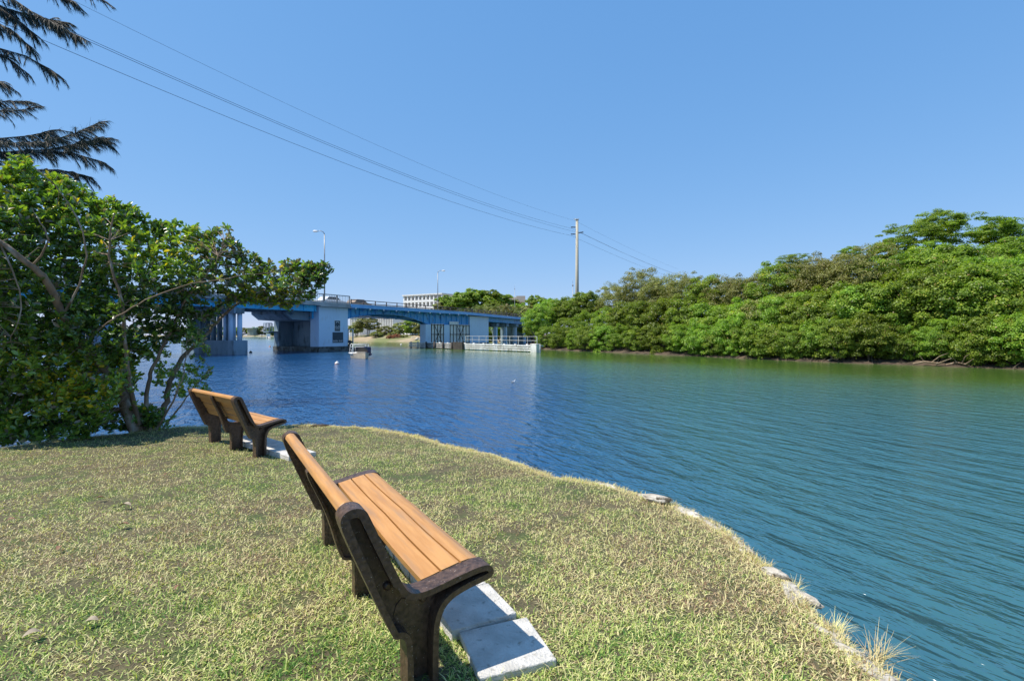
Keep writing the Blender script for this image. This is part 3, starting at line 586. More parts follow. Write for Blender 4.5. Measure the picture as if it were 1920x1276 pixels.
for i, c in enumerate(CP):
    dd = ((LP-c)**2).sum(1); j = dd.argmin(); src = LP[j]; c_ = Vector(c); s_ = Vector(src); dirv = (c_-s_); dl = dirv.length
    if random.random() < 0.18 and dl < 0.9:
        mid = s_.lerp(c_, 0.5)+Vector((random.uniform(-.1, .1), random.uniform(-.1, .1), random.uniform(0, .16)))*dl
        tw.tube([tuple(q-Vector(base)) for q in (s_, mid, c_)], [0.006, 0.004, 0.0025], 4, cap=False)
    ax = Vector((dirv.x/dl*0.5 + random.uniform(-.5, .5), dirv.y/dl*0.5+random.uniform(-.5, .5), 0.75 + random.uniform(-.5, .4))).normalized()
    nl = random.randint(8, 13); patch = fbm(np.array([c[0]*1.4+9]), np.array([c[2]*1.4+4]))[0]
    small = i >= len(CP)-NB and c[0] > -6.2
    for k in range(nl):
        a = 2.4*k + random.uniform(-.4, .4); el = random.uniform(0.15, 1.0)
        q = ax.orthogonal().normalized(); r_ = ax.cross(q); dv_ = (q*math.cos(a)+r_*math.sin(a))*math.cos(el)+ax*math.sin(el)
        bP.append(tuple(c_ + ax*random.uniform(-.06, .02))); bD.append(tuple(dv_)); bS.append(random.uniform(0.055, 0.125)*(0.7 if small else 1.0))
        tint = 0.42 + (patch-0.5)*1.0 + random.gauss(0, .20) + (0.16 if c[2] > 3.2 and c[0] < -6.5 else 0) + (0.10 if k < 3 else 0) + (0.16 if c[2] < 1.3 and c[0] < -6.0 else 0)  # upper left leaves tinted brighter, sunlight put into their colour
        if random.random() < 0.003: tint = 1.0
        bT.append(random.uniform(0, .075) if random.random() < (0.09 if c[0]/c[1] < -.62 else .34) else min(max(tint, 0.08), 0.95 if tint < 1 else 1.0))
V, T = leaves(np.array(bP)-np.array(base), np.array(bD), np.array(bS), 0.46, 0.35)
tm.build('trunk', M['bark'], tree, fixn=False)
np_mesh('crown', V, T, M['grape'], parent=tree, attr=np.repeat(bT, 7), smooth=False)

# -------- feathery needle tree, trunk outside the left border
cz = Vector((-16.4, 13.4, -0.1)); ct = empty('needle_tree', cz); tag(ct, 'drooping dark needle branches hanging in from the upper left corner', 'tree')
tr = MB(); tr.tube([(0, 0, -.8), (.1, 0, 4.5), (-.05, .1, 9), (.1, 0, 14), (.1, 0, 19)], [.36, .30, .25, .18, .06], 12); trk = tr
nV = []; nF = []; nA = []; nb = MB()
def needle(p, d, ln, tint, w_=0.0036):
    b = len(nV); side = Vector((random.uniform(-1, 1), random.uniform(-1, 1), random.uniform(-.3, .3))).cross(d).normalized()*w_; q = p.copy(); dd = d.copy()
    for k in range(4):
        ww = side*(1-k*0.27); nV.append(tuple(q-ww-cz)); nV.append(tuple(q+ww-cz)); dd = (dd+Vector((0, 0, -.28))).normalized(); q = q+dd*ln/3
    for k in range(3): nF.append((b+2*k, b+2*k+1, b+2*k+3, b+2*k+2))
    nA.extend([tint]*8)
def spray(pts, dens, ln, droop, sub=True):
    P = [Vector(p) for p in pts]
    L_ = sum((P[i+1]-P[i]).length for i in range(len(P)-1)); nb.tube([tuple(p-cz) for p in P], [0.011*(1-i/len(P))+0.003 for i in range(len(P))], 5, cap=False)
    n = int(L_*dens*3.2)
    for _ in range(n):
        t = random.random()**0.8*(len(P)-1); i = min(int(t), len(P)-2); p = P[i].lerp(P[i+1], t-i); d0 = (P[i+1]-P[i]).normalized()
        d = (d0*random.uniform(.5, 1.0)+Vector((random.uniform(-.5, .5), random.uniform(-.5, .5), random.uniform(-.55, .45)-droop*.7))).normalized()
        needle(p, d, ln*random.uniform(.35, .85), random.random()**1.5)
    if sub:
        for _ in range(int(L_*14)):
            t = random.random()*(len(P)-1); i = min(int(t), len(P)-2); p = P[i].lerp(P[i+1], t-i); d0 = (P[i+1]-P[i]).normalized(); l2 = random.uniform(.18, .45)
            e = (d0*0.8+Vector((random.uniform(-.5, .5), random.uniform(-.6, .6), random.uniform(-.5, .35)-droop*0.5))).normalized()
            spray([p, p+e*l2*.5, p+e*l2+Vector((0, 0, -.05))], dens*0.8, ln*0.8, droop, False)
brs = [([(-260, -160), (-100, -60), (-10, -25), (60, 22), (105, 45), (146, 68)], 90, .30, .5), ([(-200, -60), (-60, 0), (20, 18), (75, 34), (122, 42)], 80, .26, .5),
       ([(-200, 0), (-60, 30), (0, 45), (30, 62), (60, 92)], 70, .25, .5), ([(-200, 60), (-80, 70), (-10, 88), (50, 105), (105, 138)], 75, .24, .55), ([(-120, 60), (-40, 90), (10, 105), (55, 140)], 60, .22, .6),
       ([(-200, 130), (-70, 140), (-20, 145), (12, 158)], 60, .2, .4), ([(-200, 170), (-60, 185), (10, 190), (54, 192)], 60, .22, .1), ([(-150, 200), (-50, 205), (20, 208), (56, 204)], 60, .22, .2),
       ([(-250, 250), (-90, 255), (0, 268), (80, 268), (140, 250), (185, 230)], 95, .28, .25), ([(-250, 270), (-90, 280), (10, 285), (90, 280), (150, 268), (196, 260)], 95, .30, .35),
       ([(-150, 290), (-20, 285), (70, 285), (130, 285), (195, 304)], 85, .28, .45), ([(-150, 320), (-20, 320), (60, 318), (110, 318), (172, 332)], 80, .26, .3), ([(-150, 260), (-30, 262), (50, 255), (100, 245)], 80, .28, .5),
       ([(-260, -200), (-60, -90), (60, -40), (110, -10), (140, 4)], 60, .24, .3), ([(60, -120), (120, -60), (160, -20), (194, 2)], 40, .16, .2),
       ([(-200, 300), (-60, 330), (40, 335), (90, 345)], 70, .28, .3), ([(-200, -120), (-80, -40), (-20, 0), (20, 30)], 90, .3, .6), ([(-180, -90), (-60, -20), (0, 10), (60, 60)], 80, .3, .6)]
for pts, dens, ln, dr in brs:
    d0 = random.uniform(12.6, 13.9); P = [at(px, py, d0+i*0.08) for i, (px, py) in enumerate(pts)]; spray(P, dens*.95, ln*1.12, dr)
    zt = max(P[0].z-cz.z-0.8, .5); trk.tube([(0.05, 0, zt), tuple(P[0]-cz)], [.06, .02], 6)
trk.build('trunk', M['darkbark'], ct, fixn=False); nb.build('branch', M['darkbark'], ct, fixn=False)
np_mesh('crown', nV, np.array(nF), M['needle'], parent=ct, attr=nA)

# ------------------------------------------------------------------ mangrove bank across the water
MS = [(1006, 654.5), (1080, 658), (1150, 661), (1300, 667.5), (1450, 675), (1600, 681.5), (1700, 684), (1800, 688.5), (1920, 693)]
shore = [on(px, py, WZ) for px, py in MS] ; shore = [(p.x, p.y) for p in shore] + [(32.5, 22), (38, 12), (50, 2)]
MP = shore + [(140, -10), (160, 170), (4, 165), (2.0, 118), (3.0, 90)]
xs = np.arange(-6, 150, 0.8); ys = np.arange(-12, 175, 0.8); X, Y = np.meshgrid(xs, ys); S = sdist(MP, X, Y)
Z = WZ-0.4 + np.clip((S+0.7)/1.4, 0, 1)*0.65 + np.clip(S-1, 0, 6)*0.10 + 0.25*(fbm(X*.8, Y*.8)-.5)*np.clip(S+.8, 0, 1)
tag(grid_mesh('mangrove_bank', X, Y, Z, M['mud'], keep=(S > -1.6)), kind='structure')
def crown_mesh(name, n, rad, nclump, mat, lsize, flat=0.0, ratio=0.62, seed=0):
    """foliage of many small leaf clumps spread through an uneven dome; radius about 1 x rad"""
    P = []; Nn = []; Sz = []; Tt = []
    C_ = []
    while len(C_) < nclump:
        v = rng.normal(0, 1, 3); v /= np.linalg.norm(v); r_ = rng.uniform(0.45, 1.0)**0.6; c = v*r_
        if c[2] < -0.72: continue
        c = c*(0.82+0.36*fbm(np.array([v[0]*1.7+seed*7]), np.array([v[1]*1.7+v[2]*1.3+seed*3]))[0]); C_.append(c)
    per = n//nclump
    for c in C_:
        cr_ = rng.uniform(0.12, 0.25); tcl = rng.normal(0, .10)
        v = rng.normal(0, 1, (per, 3)); v[:, 2] = np.abs(v[:, 2])*1.0 - 0.30; v /= np.linalg.norm(v, axis=1)[:, None]
        rr = rng.uniform(0.55, 1.0, per)[:, None]; P.append(c + v*cr_*rr*np.array([1.05, 1.05, 0.95])); nn = v*0.6 + c/(np.linalg.norm(c)+.1)*0.3 + rng.normal(0, .45, (per, 3)) + np.array([0, 0, .45]); Nn.append(nn/np.linalg.norm(nn, axis=1)[:, None])
        Sz.append(rng.uniform(0.7, 1.25, per)*lsize); Tt.append(np.clip(0.50 + tcl + rng.normal(0, .17, per), 0, 0.95))
    P = np.concatenate(P)*np.array(rad); Nn = np.concatenate(Nn); Sz = np.concatenate(Sz); Tt = np.concatenate(Tt); Tt[rng.random(len(Tt)) < 0.006] = 1.0
    V, F = leaves_simple(P, Nn, Sz, ratio)
    me_o = np_mesh(name, V, F, mat, attr=np.repeat(Tt, 4)); me = me_o.data; bpy.data.objects.remove(me_o); return me
def trunk_mesh(name, h, spread, nstem, mat, prop=True, seed=0):
    m_ = MB(); rr = random.Random(seed)
    for k in range(nstem):
        a = rr.uniform(0, 6.28); e = Vector((math.cos(a)*spread*rr.uniform(.3, 1), math.sin(a)*spread*rr.uniform(.3, 1), h*rr.uniform(.75, 1.0)))
        s0 = Vector((math.cos(a)*.3, math.sin(a)*.3, -0.6)); mid = s0.lerp(e, .5)+Vector((rr.uniform(-.3, .3), rr.uniform(-.3, .3), .2)); m_.tube([s0, mid, e], [.11, .07, .03], 6)
        for j in range(3):
            b2 = mid.lerp(e, rr.random()); f = b2+Vector((rr.uniform(-1, 1), rr.uniform(-1, 1), rr.uniform(.3, 1)))*spread*.4; m_.tube([b2, f], [.035, .012], 5)
    if prop:
        for k in range(26):
            a = rr.uniform(0, 6.28); r1 = rr.uniform(.2, .7); r2 = r1+rr.uniform(.3, 1.1); m_.tube([(math.cos(a)*r1, math.sin(a)*r1, rr.uniform(.5, 1.3)), (math.cos(a)*r2*.85, math.sin(a)*r2*.85, .25), (math.cos(a)*r2, math.sin(a)*r2, -.9)], [.028, .024, .02], 4, cap=False)
    me = bpy.data.meshes.new(name); me.from_pydata(m_.v, [], m_.f); me.materials.append(mat); me.polygons.foreach_set('use_smooth', m_.sm); return me
CM = [crown_mesh('crown', 20000, (3.0, 3.0, 2.6), 125, M['mang'], 0.175, seed=i) for i in range(4)]
CMo = [crown_mesh('crown', 17000, (3.0, 3.0, 2.6), 130, M['olive'], 0.145, ratio=0.5, seed=i+9) for i in range(2)]
CMt = [crown_mesh('crown', 14000, (3.2, 3.2, 2.1), 80, M['mang'], 0.16, seed=i+20) for i in range(2)]
TM = [trunk_mesh('trunk', 3.6, 1.7, 6, M['darkbark'], True, i) for i in range(3)]
def tree_of(name, x, y, z, crown, trunk, sc, ch, rz, label, group, cat='tree', csc=(1, 1, 1)):
    root = empty(name, (x, y, z), rz); tag(root, label, cat, group)
    t = bpy.data.objects.new('trunk', trunk); COL.objects.link(t); t.parent = root; t.scale = (1, 1, max(.35, (ch+.6)/4.2))
    c = bpy.data.objects.new('crown', crown); COL.objects.link(c); c.parent = root; c.location = (0, 0, ch); c.scale = (sc*csc[0], sc*csc[1], sc*csc[2])
    return root
def shore_pt(px):      # point on the far bank's waterline under image column px
    for (ax_, ay), (bx, by) in zip(MS[:-1], MS[1:]):
        if ax_ <= px <= bx: t = (px-ax_)/(bx-ax_); p = on(px, ay+(by-ay)*t, WZ); return p
    if px > 1920: t = (px-1920)/200; return Vector((29.0+t*3.5, 29-t*6, WZ))
    return on(px, 654, WZ)
inl = Vector((0.80, 0.60, 0))
def topy(px): return float(np.interp(px, [985, 1040, 1090, 1140, 1200, 1250, 1300, 1350, 1400, 1450, 1500, 1560, 1600, 1640, 1680, 1720, 1760, 1800, 1860, 1900, 1950, 2100], [592, 566, 556, 535, 508, 512, 506, 520, 508, 496, 476, 478, 468, 452, 440, 420, 402, 412, 408, 424, 440, 420]))
GM = 'mangrove trees along the far bank'
side_words = lambda px: ('beside the white fender', 'below the utility pole', 'left of the bank middle', 'at the bank middle', 'right of the bank middle', 'left of the dark hollow', 'by the dark hollow', 'near the right border')[min(7, max(0, int((px-1000)/118)))]
cnt = {}
def uniq(lab):
    cnt[lab] = cnt.get(lab, 0)+1; k = cnt[lab]
    return lab if k == 1 else lab + (', next one right', ', third one right', ', fourth one right', ', fifth one right', ', sixth one right', ', seventh one right', ', eighth one right')[k-2]
# front row, foliage touching the water
for i, px in enumerate(list(np.arange(1012, 1560, 27)) + list(np.arange(1570, 2080, 46))):
    if 1675 < px < 1700: continue
    p = shore_pt(px); dd = p.y; r_ = (dd/50)**0.15*random.uniform(.72, .98); q = p+inl*random.uniform(1.3, 1.9)
    s_ = 0.74*r_
    tree_of('mangrove_tree', q.x, q.y, WZ, CM[i % 4], TM[i % 3], s_, 0.75+s_*0.85+random.uniform(-.1, .45), random.uniform(0, 6.3), uniq('low bright mangrove dipping to the water ' + side_words(px)), GM, csc=(1, 1, 1.05))
# upper rows, height following the skyline
for row, (back, frac) in enumerate([(4.3, 0.66), (7.6, 1.0)]):
    for i, px in enumerate(np.arange(1015+row*14, 2100, 38 if row == 0 else 44)):
        p = shore_pt(px); q = p+inl*(back+random.uniform(-.6, .6)); ppx = 960+q.x/q.y*FPX
        top = EYE+(HOR-topy(ppx))/FPX*q.y; top = WZ + (top-WZ)*frac*random.uniform(.95, 1.02); s_ = random.uniform(.85, 1.05)*(0.8 if ppx < 1150 else 1.0)
        if row == 1 and ppx > 1640: top -= 2.4
        ol = (ppx > 1130 and ppx < 1660 and row == 1 and random.random() < .75) or (row == 0 and random.random() < .15)
        cm = CMo[i % 2] if ol else CM[(i+row) % 4]
        lab = ('olive brown crowned mangrove on the skyline ' if ol else 'tall green mangrove on the skyline ') if row == 1 else ('olive mangrove in the middle tier ' if ol else 'green mangrove in the middle tier ')
        tree_of('mangrove_tree', q.x, q.y, WZ, cm, TM[i % 3], s_, max(1.5, top-WZ-2.5*s_), random.uniform(0, 6.3), uniq(lab+side_words(ppx)), GM)
for i, (px, top, d) in enumerate([(1012, 572, 74), (1034, 563, 76), (1056, 560, 75), (1076, 556, 74), (1098, 545, 72)]):
    q = at(px, top, d); tree_of('mangrove_tree', q.x, q.y, WZ, CM[i % 4], TM[i % 3], .85, max(1.5, q.z-WZ-2.2), i*1.3, 'green mangrove filling the %s gap by the bridge end' % ['first', 'second', 'third', 'fourth', 'fifth'][i], GM)
# third tier filler behind
for i, px in enumerate(np.arange(1040, 2100, 62)):
    p = shore_pt(px); q = p+inl*11.0; ppx = 960+q.x/q.y*FPX; top = EYE+(HOR-topy(ppx)-12)/FPX*q.y
    if ppx > 1600: top -= 2.0
    if ppx > 2000: continue
    tree_of('mangrove_tree', q.x, q.y, WZ, CMo[i % 2], TM[i % 3], 1.0, max(1.5, top-WZ-2.9), random.uniform(0, 6.3), uniq('rearmost mangrove peeping over the skyline '+side_words(ppx)), GM)
# the tall layered trees at the right
for i, (px, py, s_, sx, d) in enumerate([(1672, 470, .62, 1.2, 42), (1712, 440, .62, 1.25, 42), (1760, 422, .66, 1.3, 42), (1822, 432, .72, 1.3, 41), (1872, 440, .66, 1.15, 41), (1655, 500, .6, 1.2, 40), (1740, 485, .7, 1.3, 40), (1830, 490, .75, 1.3, 38), (1900, 478, .8, 1.2, 38), (1960, 470, .9, 1.2, 38), (1595, 475, .34, 1.2, 44), (1490, 487, .35, 1.3, 47)]):
    q = at(px, py, d); tree_of('spreading_tree', q.x, q.y, WZ, (CMt[i % 2] if i % 2 else CM[i % 4]), TM[i % 3], s_*(1 if i % 2 else .72), q.z-WZ, random.uniform(0, 6.3), ['high open crowned tree left of the tallest tree', 'airy crown just left of the tallest tree', 'tallest spreading tree on the right skyline', 'broad flat crown right of the tallest tree', 'rightmost high crown above the bank', 'lower spreading crown at the left foot of the tall trees', 'spreading crown beneath the tallest tree', 'dense crown beneath the broad flat one', 'bright green crown near the right border', 'tree cut by the right border of the photo', 'small sprig crown standing above the skyline left of the tall trees', 'small brownish sprig crown on the middle skyline'][i], 'tall spreading trees at the right', csc=(sx, sx, .8 if i % 2 else .95))
for i, (px, top, d) in enumerate([(905, 618, 122), (922, 606, 124), (940, 604, 126), (958, 603, 124), (975, 606, 120), (990, 604, 112), (1002, 600, 100)]):
    q = at(px, top, d); tree_of('shrub', q.x, q.y, .2, CM[i % 4], TM[i % 3], .8, max(1.0, q.z-.2-2.0), i*1.7, '%s dark shrub from the left behind the right bridge columns' % ['first', 'second', 'third', 'fourth', 'fifth', 'sixth', 'seventh'][i], 'shrubs under the right end of the bridge', 'shrub')
# driftwood at the waterline
for i, (px, py, L_, an, lab) in enumerate([(1745, 687, 3.2, .2, 'bleached driftwood branch at the waterline below the dark hollow'), (1800, 689, 2.6, -.3, 'forked driftwood at the waterline near the right border'), (1715, 682, 2.0, .5, 'short bleached branch on the mud left of the driftwood'), (1560, 680, 1.6, 0, 'thin grey snag at the mangrove waterline')]):
    L_ *= .6; q = on(px, py, WZ); m_ = MB()
    m_.tube([(-L_/2, 0, .05), (-L_/5, .2, .22), (L_/6, .0, .15), (L_/2, -.3, .5)], [.07, .06, .05, .02], 6); m_.tube([(0, .1, .2), (L_*.2, -.2, .6), (L_*.4, -.3, .8)], [.04, .03, .01], 5); m_.tube([(-L_*.2, .2, .2), (-L_*.35, 0, .7)], [.035, .01], 5)
    o = m_.build('driftwood', M['bark'], loc=(q.x+.5, q.y+.5, WZ+.05), rz=an-.9, fixn=False); tag(o, lab, 'driftwood', 'driftwood on the far bank')

# ------------------------------------------------------------------ the bridge
BA = math.atan2(.876, .483); BO = Vector((-22.74, 60, 0))
def bw(x, y, z=0): c, s = math.cos(BA), math.sin(BA); return Vector((BO.x+c*x-s*y, BO.y+s*x+c*y, z))
br = empty('road_bridge', BO, BA); tag(br, 'low blue painted steel road bridge on pale concrete piers across the channel', 'bridge')
W = 8.2
def hump(x): return 0.0 if x < 30 else -0.016*(x-30)
# deck and fascia
def sloped(name, mat, y0, y1, z0, z1, x0, x1, st=2.0):
    m_ = MB(); n = int((x1-x0)/st); V = []
    for k in range(n+1):
        x = x0+(x1-x0)*k/n; h = hump(x); V += [(x, y0, z0+h), (x, y1, z0+h), (x, y1, z1+h), (x, y0, z1+h)]
    F = [(0, 3, 2, 1), (4*n, 4*n+1, 4*n+2, 4*n+3)]
    for k in range(n):
        for i in range(4): F.append((4*k+i, 4*k+(i+1) % 4, 4*k+4+(i+1) % 4, 4*k+4+i))
    m_.add(V, F); return m_.build(name, mat, br)
sloped('deck', M['deckc'], -0.55, W+.6, 4.92, 5.16, -44, 62)
sloped('fascia', M['fascia'], -0.66, -0.55, 4.86, 5.28, 4.4, 62)
sloped('kerb', M['deckc'], -0.50, -0.15, 5.164, 5.36, -44, 62)
# approach spans (left)
for y, nm in ((0.2, 'girder'), (W-.2, 'girder')):
    m_ = MB(); m_.box(-44, -0.25, y-.06, y+.06, 4.24, 4.915); m_.box(-44, -.25, y-.18, y+.18, 4.20, 4.238)
    for k in range(0, 30): x = -43.5+k*1.48; m_.box(x, x+.05, y-.16, y+.16, 4.242, 4.91)
    m_.build(nm, M['turq'], br)
for y in (2.2, 4.1, 6.0):
    m_ = MB(); m_.box(-44, -.25, y-.15, y+.15, 4.18, 4.915); m_.build('girder', M['greycon'], br)
for xb in (-10.0, -21.0, -32.0):
    m_ = MB(); m_.box(xb-.55, xb+.55, -.25, W+.35, 3.62, 4.17); m_.build('pier_cap', M['greycon'], br, bevel=.02)
    m_ = MB(); m_.box(xb-.75, xb+.75, -.45, W+.55, -1.6, .92); m_.build('footing', M['greycon'], br, bevel=.03)
    for k in range(16):
        y = .15+k*(W-.3)/15; r_ = .15 if k > 2 else .24; xx = xb+(-.3 if k % 2 else .28); m_ = MB(); m_.tube([(xx, y, .90), (xx, y, 3.64)], r_, 10); m_.build('column', M['paleblue'] if k < 4 else M['greycon'], br)  # columns past the near end get the darker concrete as painted shade
# pier one
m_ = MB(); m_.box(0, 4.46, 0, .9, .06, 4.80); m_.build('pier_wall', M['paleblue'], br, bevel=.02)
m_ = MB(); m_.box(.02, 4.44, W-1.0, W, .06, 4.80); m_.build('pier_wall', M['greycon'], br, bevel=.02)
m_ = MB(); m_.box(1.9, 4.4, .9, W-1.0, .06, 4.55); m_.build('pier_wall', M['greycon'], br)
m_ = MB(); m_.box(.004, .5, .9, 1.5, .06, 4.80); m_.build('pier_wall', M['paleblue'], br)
m_ = MB(); m_.box(-.08, 4.54, -.08, W+.08, -1.7, .06); m_.build('footing', M['footing'], br, bevel=.03)
m_ = MB(); m_.box(-.25, 4.8, -.62, 1.0, 4.80, 4.92); m_.build('coping', M['deckc'], br, bevel=.02)
m_ = MB(); m_.prism([(-3.3, 3.9), (-2.4, 3.25), (1.9, 3.10), (1.9, 4.2), (-3.3, 4.2)], 1.6, W-.4, 'y'); m_.build('counterweight_box', M['greycon'], br, bevel=.02)
m_ = MB(); m_.box(-.22, 4.4, .92, 1.02, 3.4, 4.9); m_.box(-.2, 1.2, 1.0, 1.6, 3.5, 3.56); m_.build('girder', M['turq'], br)
m_ = MB(); m_.box(-1.3, 0, W-1.4, W+.2, 1.75, 1.90)
for y in np.arange(W-1.35, W+.25, .3): m_.box(-1.28, -1.22, y, y+.05, 1.9, 2.9)
for x in (-.9, -.5, -.1): m_.box(x, x+.05, W+.14, W+.19, 1.9, 2.9)
m_.box(-1.29, -1.21, W-1.36, W+.2, 2.88, 2.94); m_.build('service_platform', M['greycon'], br)
m_ = MB(); m_.bar((-3.2, .4, 4.2), (-1.6, 3.2, 3.3), .12); m_.bar((-4.4, 3, 4.2), (-3.0, 3.0, 3.5), .14); m_.build('brace', M['greycon'], br)
# main span haunched girders
def zb(x):
    t = (x-4.46)/(20.5-4.46)
    if x >= 20.5: return 3.12
    return 3.45+1.05*(1-abs(2*t-1)**2.0) - 0.33*t
for y, yy in ((0.35, 0), (W-.35, 7.5)):
    m_ = MB(); n = 32; V = []; _z = zb
    def zc(x, yy=yy): return 3.45+0.9*math.sin(min(1, max(0, (x-4.46)/24))*math.pi) if yy and x < 28 else (3.2 if yy else zb(x))
    for k in range(n+1):
        x = 4.47+(32-4.47)*k/n; V += [(x, y-.05, zc(x)), (x, y+.05, zc(x)), (x, y+.05, 4.915), (x, y-.05, 4.915)]
    F = [(0, 3, 2, 1), (4*n, 4*n+1, 4*n+2, 4*n+3)]
    for k in range(n):
        for i in range(4): F.append((4*k+i, 4*k+(i+1) % 4, 4*k+4+(i+1) % 4, 4*k+4+i))
    m_.add(V, F)
    for k in range(n):      # bottom flange
        x = 4.47+(32-4.47)*k/n; x2 = 4.47+(32-4.47)*(k+1)/n; m_.bar((x, y, zc(x)), (x2, y, zc(x2)), .36, .05)
    for k in range(19): x = 5.2+k*1.45; m_.box(x, x+.05, y-.16, y+.16, zc(x), 4.91)
    m_.build('girder', M['blue'], br)
m_ = MB()
for k in range(10): x = 6+k*2.6; m_.box(x, x+.2, .5, W-.5, 4.45, 4.90); m_.bar((x+.1, .5, 4.0), (x+.1, W-.5, 4.0), .1)
m_.build('floor_beams', M['blue'], br)
m_ = MB()
for k in range(13): x = 5+k*2.12; m_.prism([(x, 4.86), (x+.08, 4.86), (x+.08, 4.855)], -.6, -.55, 'y'); m_.add([(x, .3, 4.45), (x+.08, .3, 4.45), (x+.08, -.55, 4.80), (x, -.55, 4.80), (x, .3, 4.9), (x+.08, .3, 4.9), (x+.08, -.55, 4.9), (x, -.55, 4.9)], [(0, 1, 2, 3), (4, 7, 6, 5), (0, 4, 5, 1), (1, 5, 6, 2), (2, 6, 7, 3), (3, 7, 4, 0)])
m_.build('deck_brackets', M['fascia'], br)
for k in range(11):
    x = 5+k*2.5; m_ = MB(); m_.box(x, x+.18, -.74, -.665, 4.70, 4.88); m_.build('navigation_lamp_box', M['white'], br)
# pier two columns and screens
for x0, x1 in ((19.9, 21.2), (24.6, 26.1)):
    for y0, y1, ox in ((0, 1.1, 0), (W-1.1, W, 10.5)):
        m_ = MB(); m_.box(x0+ox, x1+ox, y0, y1, -1.5, 3.08); m_.build('column', M['paleblue'], br, bevel=.02)
for x0, x1 in ((21.25, 24.55), (26.15, 31.9)):
    m_ = MB(); n = int((x1-x0)/.28)
    for k in range(n): xx = x0+(x1-x0)*k/n; m_.box(xx, xx+(x1-x0)/n-.03, .06, .10+.01*(k % 2), .25, 3.2 + (.45 if (x0 > 26 and k < 9) else 0))
    s_ = m_.build('screen', M['screen'], br)
    m_ = MB(); mid = (x0+x1)/2
    for xx in np.linspace(x0+.1, x1-.1, 5 if x0 < 25 else 7): m_.box(xx-.04, xx+.04, -.04, .04, -.2, 3.15)
    for zz in (.1, 1.55, 3.05): m_.box(x0, x1, -.08, -.042, zz-.04, zz+.04)
    m_.bar((mid-1.0, -.12, .1), (mid+1.0, -.12, 2.9), .06); m_.bar((mid+1.0, -.18, .1), (mid-1.0, -.18, 2.9), .06)
    m_.build('bracing', M['darktimber'], s_)
m_ = MB(); m_.box(32, 38.2, 0, 1.0, .06, 4.72); m_.build('pier_wall', M['paleblue'], br, bevel=.02)
m_ = MB(); m_.prism([(32, 1.0), (38.2, 1.0), (38.2, W), (36.6, W)], .06, 4.5, 'z'); m_.build('pier_wall', M['greycon'], br)
m_ = MB(); m_.prism([(19.6, -.1), (38.3, -.1), (38.3, W+.1), (30.2, W+.1)], -1.6, .06, 'z'); m_.build('footing', M['footing'], br, bevel=.03)
# right approach
for y in (.3, 4.1, W-.3):
    sloped('girder', M['blue'], y-.15, y+.15, 4.0, 4.9, 38.25, 62)
for xb in (41.5, 45.2, 49.2, 53.2):
    m_ = MB(); m_.box(xb-.45, xb+.45, -.1, W+.1, 3.05, 3.62); m_.build('pier_cap', M['greycon'], br)
    for k in range(4):
        y = .4+k*(W-.8)/3; m_ = MB(); m_.box(xb-.22, xb+.22, y-.22, y+.22, -1.5, 3.06); m_.build('column', M['paleblue'], br)
m_ = MB(); m_.box(57, 58, -.2, W+.2, -1, 4.4); m_.build('abutment', M['greycon'], br)
# railings
def railing(name, mat, y, x0, x1, step, h, rails, pick=None):
    m_ = MB(); n = int((x1-x0)/step)
    for k in range(n+1):
        x = x0+(x1-x0)*k/n; m_.box(x-.05, x+.05, y-.05, y+.05, 5.16+hump(x), 5.16+h+hump(x))
    for zr in rails:
        m_.bar((x0, y, 5.16+zr+hump(x0)), (min(x1, 30), y, 5.16+zr+hump(min(x1, 30))), .09, .09)
        if x1 > 30: m_.bar((30, y, 5.16+zr), (x1, y, 5.16+zr+hump(x1)), .09, .09)
    if pick:
        for x in np.arange(x0, x1, pick): m_.box(x-.015, x+.015, y-.015, y+.015, 5.2, 5.16+h)
    return m_.build(name, mat, br)
railing('railing', M['greymetal'], -.35, -44, 4.4, 2.0, 1.15, (.3, 1.12), .25)
railing('railing', M['brownrail'], -.42, 4.6, 32, 2.1, .78, (.35, .72))
railing('railing', M['brownrail'], -.42, 32.2, 62, 1.9, .82, (.3, .55, .78))
railing('railing', M['greymetal'], W+.4, -44, 4.4, 2.0, 1.15, (.3, 1.12), .25)
railing('railing', M['brownrail'], W+.4, 4.6, 62, 1.9, .95, (.35, .62, .92))
# street lamps on the bridge
def lamp(x, y, h, side, label):
    p = bw(x, y, 5.16); t = empty('street_lamp', p, BA); tag(t, label, 'street lamp', 'street lamps on the bridge')
    a = Vector((side, 0, 0)); a = Matrix.Rotation(-BA, 3, 'Z') @ a
    m_ = MB(); m_.tube([(0, 0, 0), (0, 0, h*.5), (0, 0, h-.35)], [.085, .07, .055], 10)
    m_.tube([(0, 0, h-.36), tuple(a*.12+Vector((0, 0, h-.08))), tuple(a*.45+Vector((0, 0, h+.06))), tuple(a*.85+Vector((0, 0, h+.04)))], [.05, .045, .04, .035], 8); m_.build('pole', M['greymetal'], t)
    m_ = MB(); m_.box(-.16, .16, -.16, .16, 0, .3); m_.build('base', M['white'], t, bevel=.01)
    m_ = MB(); c = a*1.05+Vector((0, 0, h+.02)); m_.tube([tuple(c-a*.33), tuple(c-a*.1), tuple(c+a*.2), tuple(c+a*.32)], [.05, .12, .13, .05], 10); m_.build('lamp_head', M['white'], t)
lamp(.55, -.3, 8.55, -1, 'tall curved street lamp over the pale pier face with head to the left')
lamp(34.2, W+.35, 8.1, 1, 'street lamp farther along the bridge with head to the right')
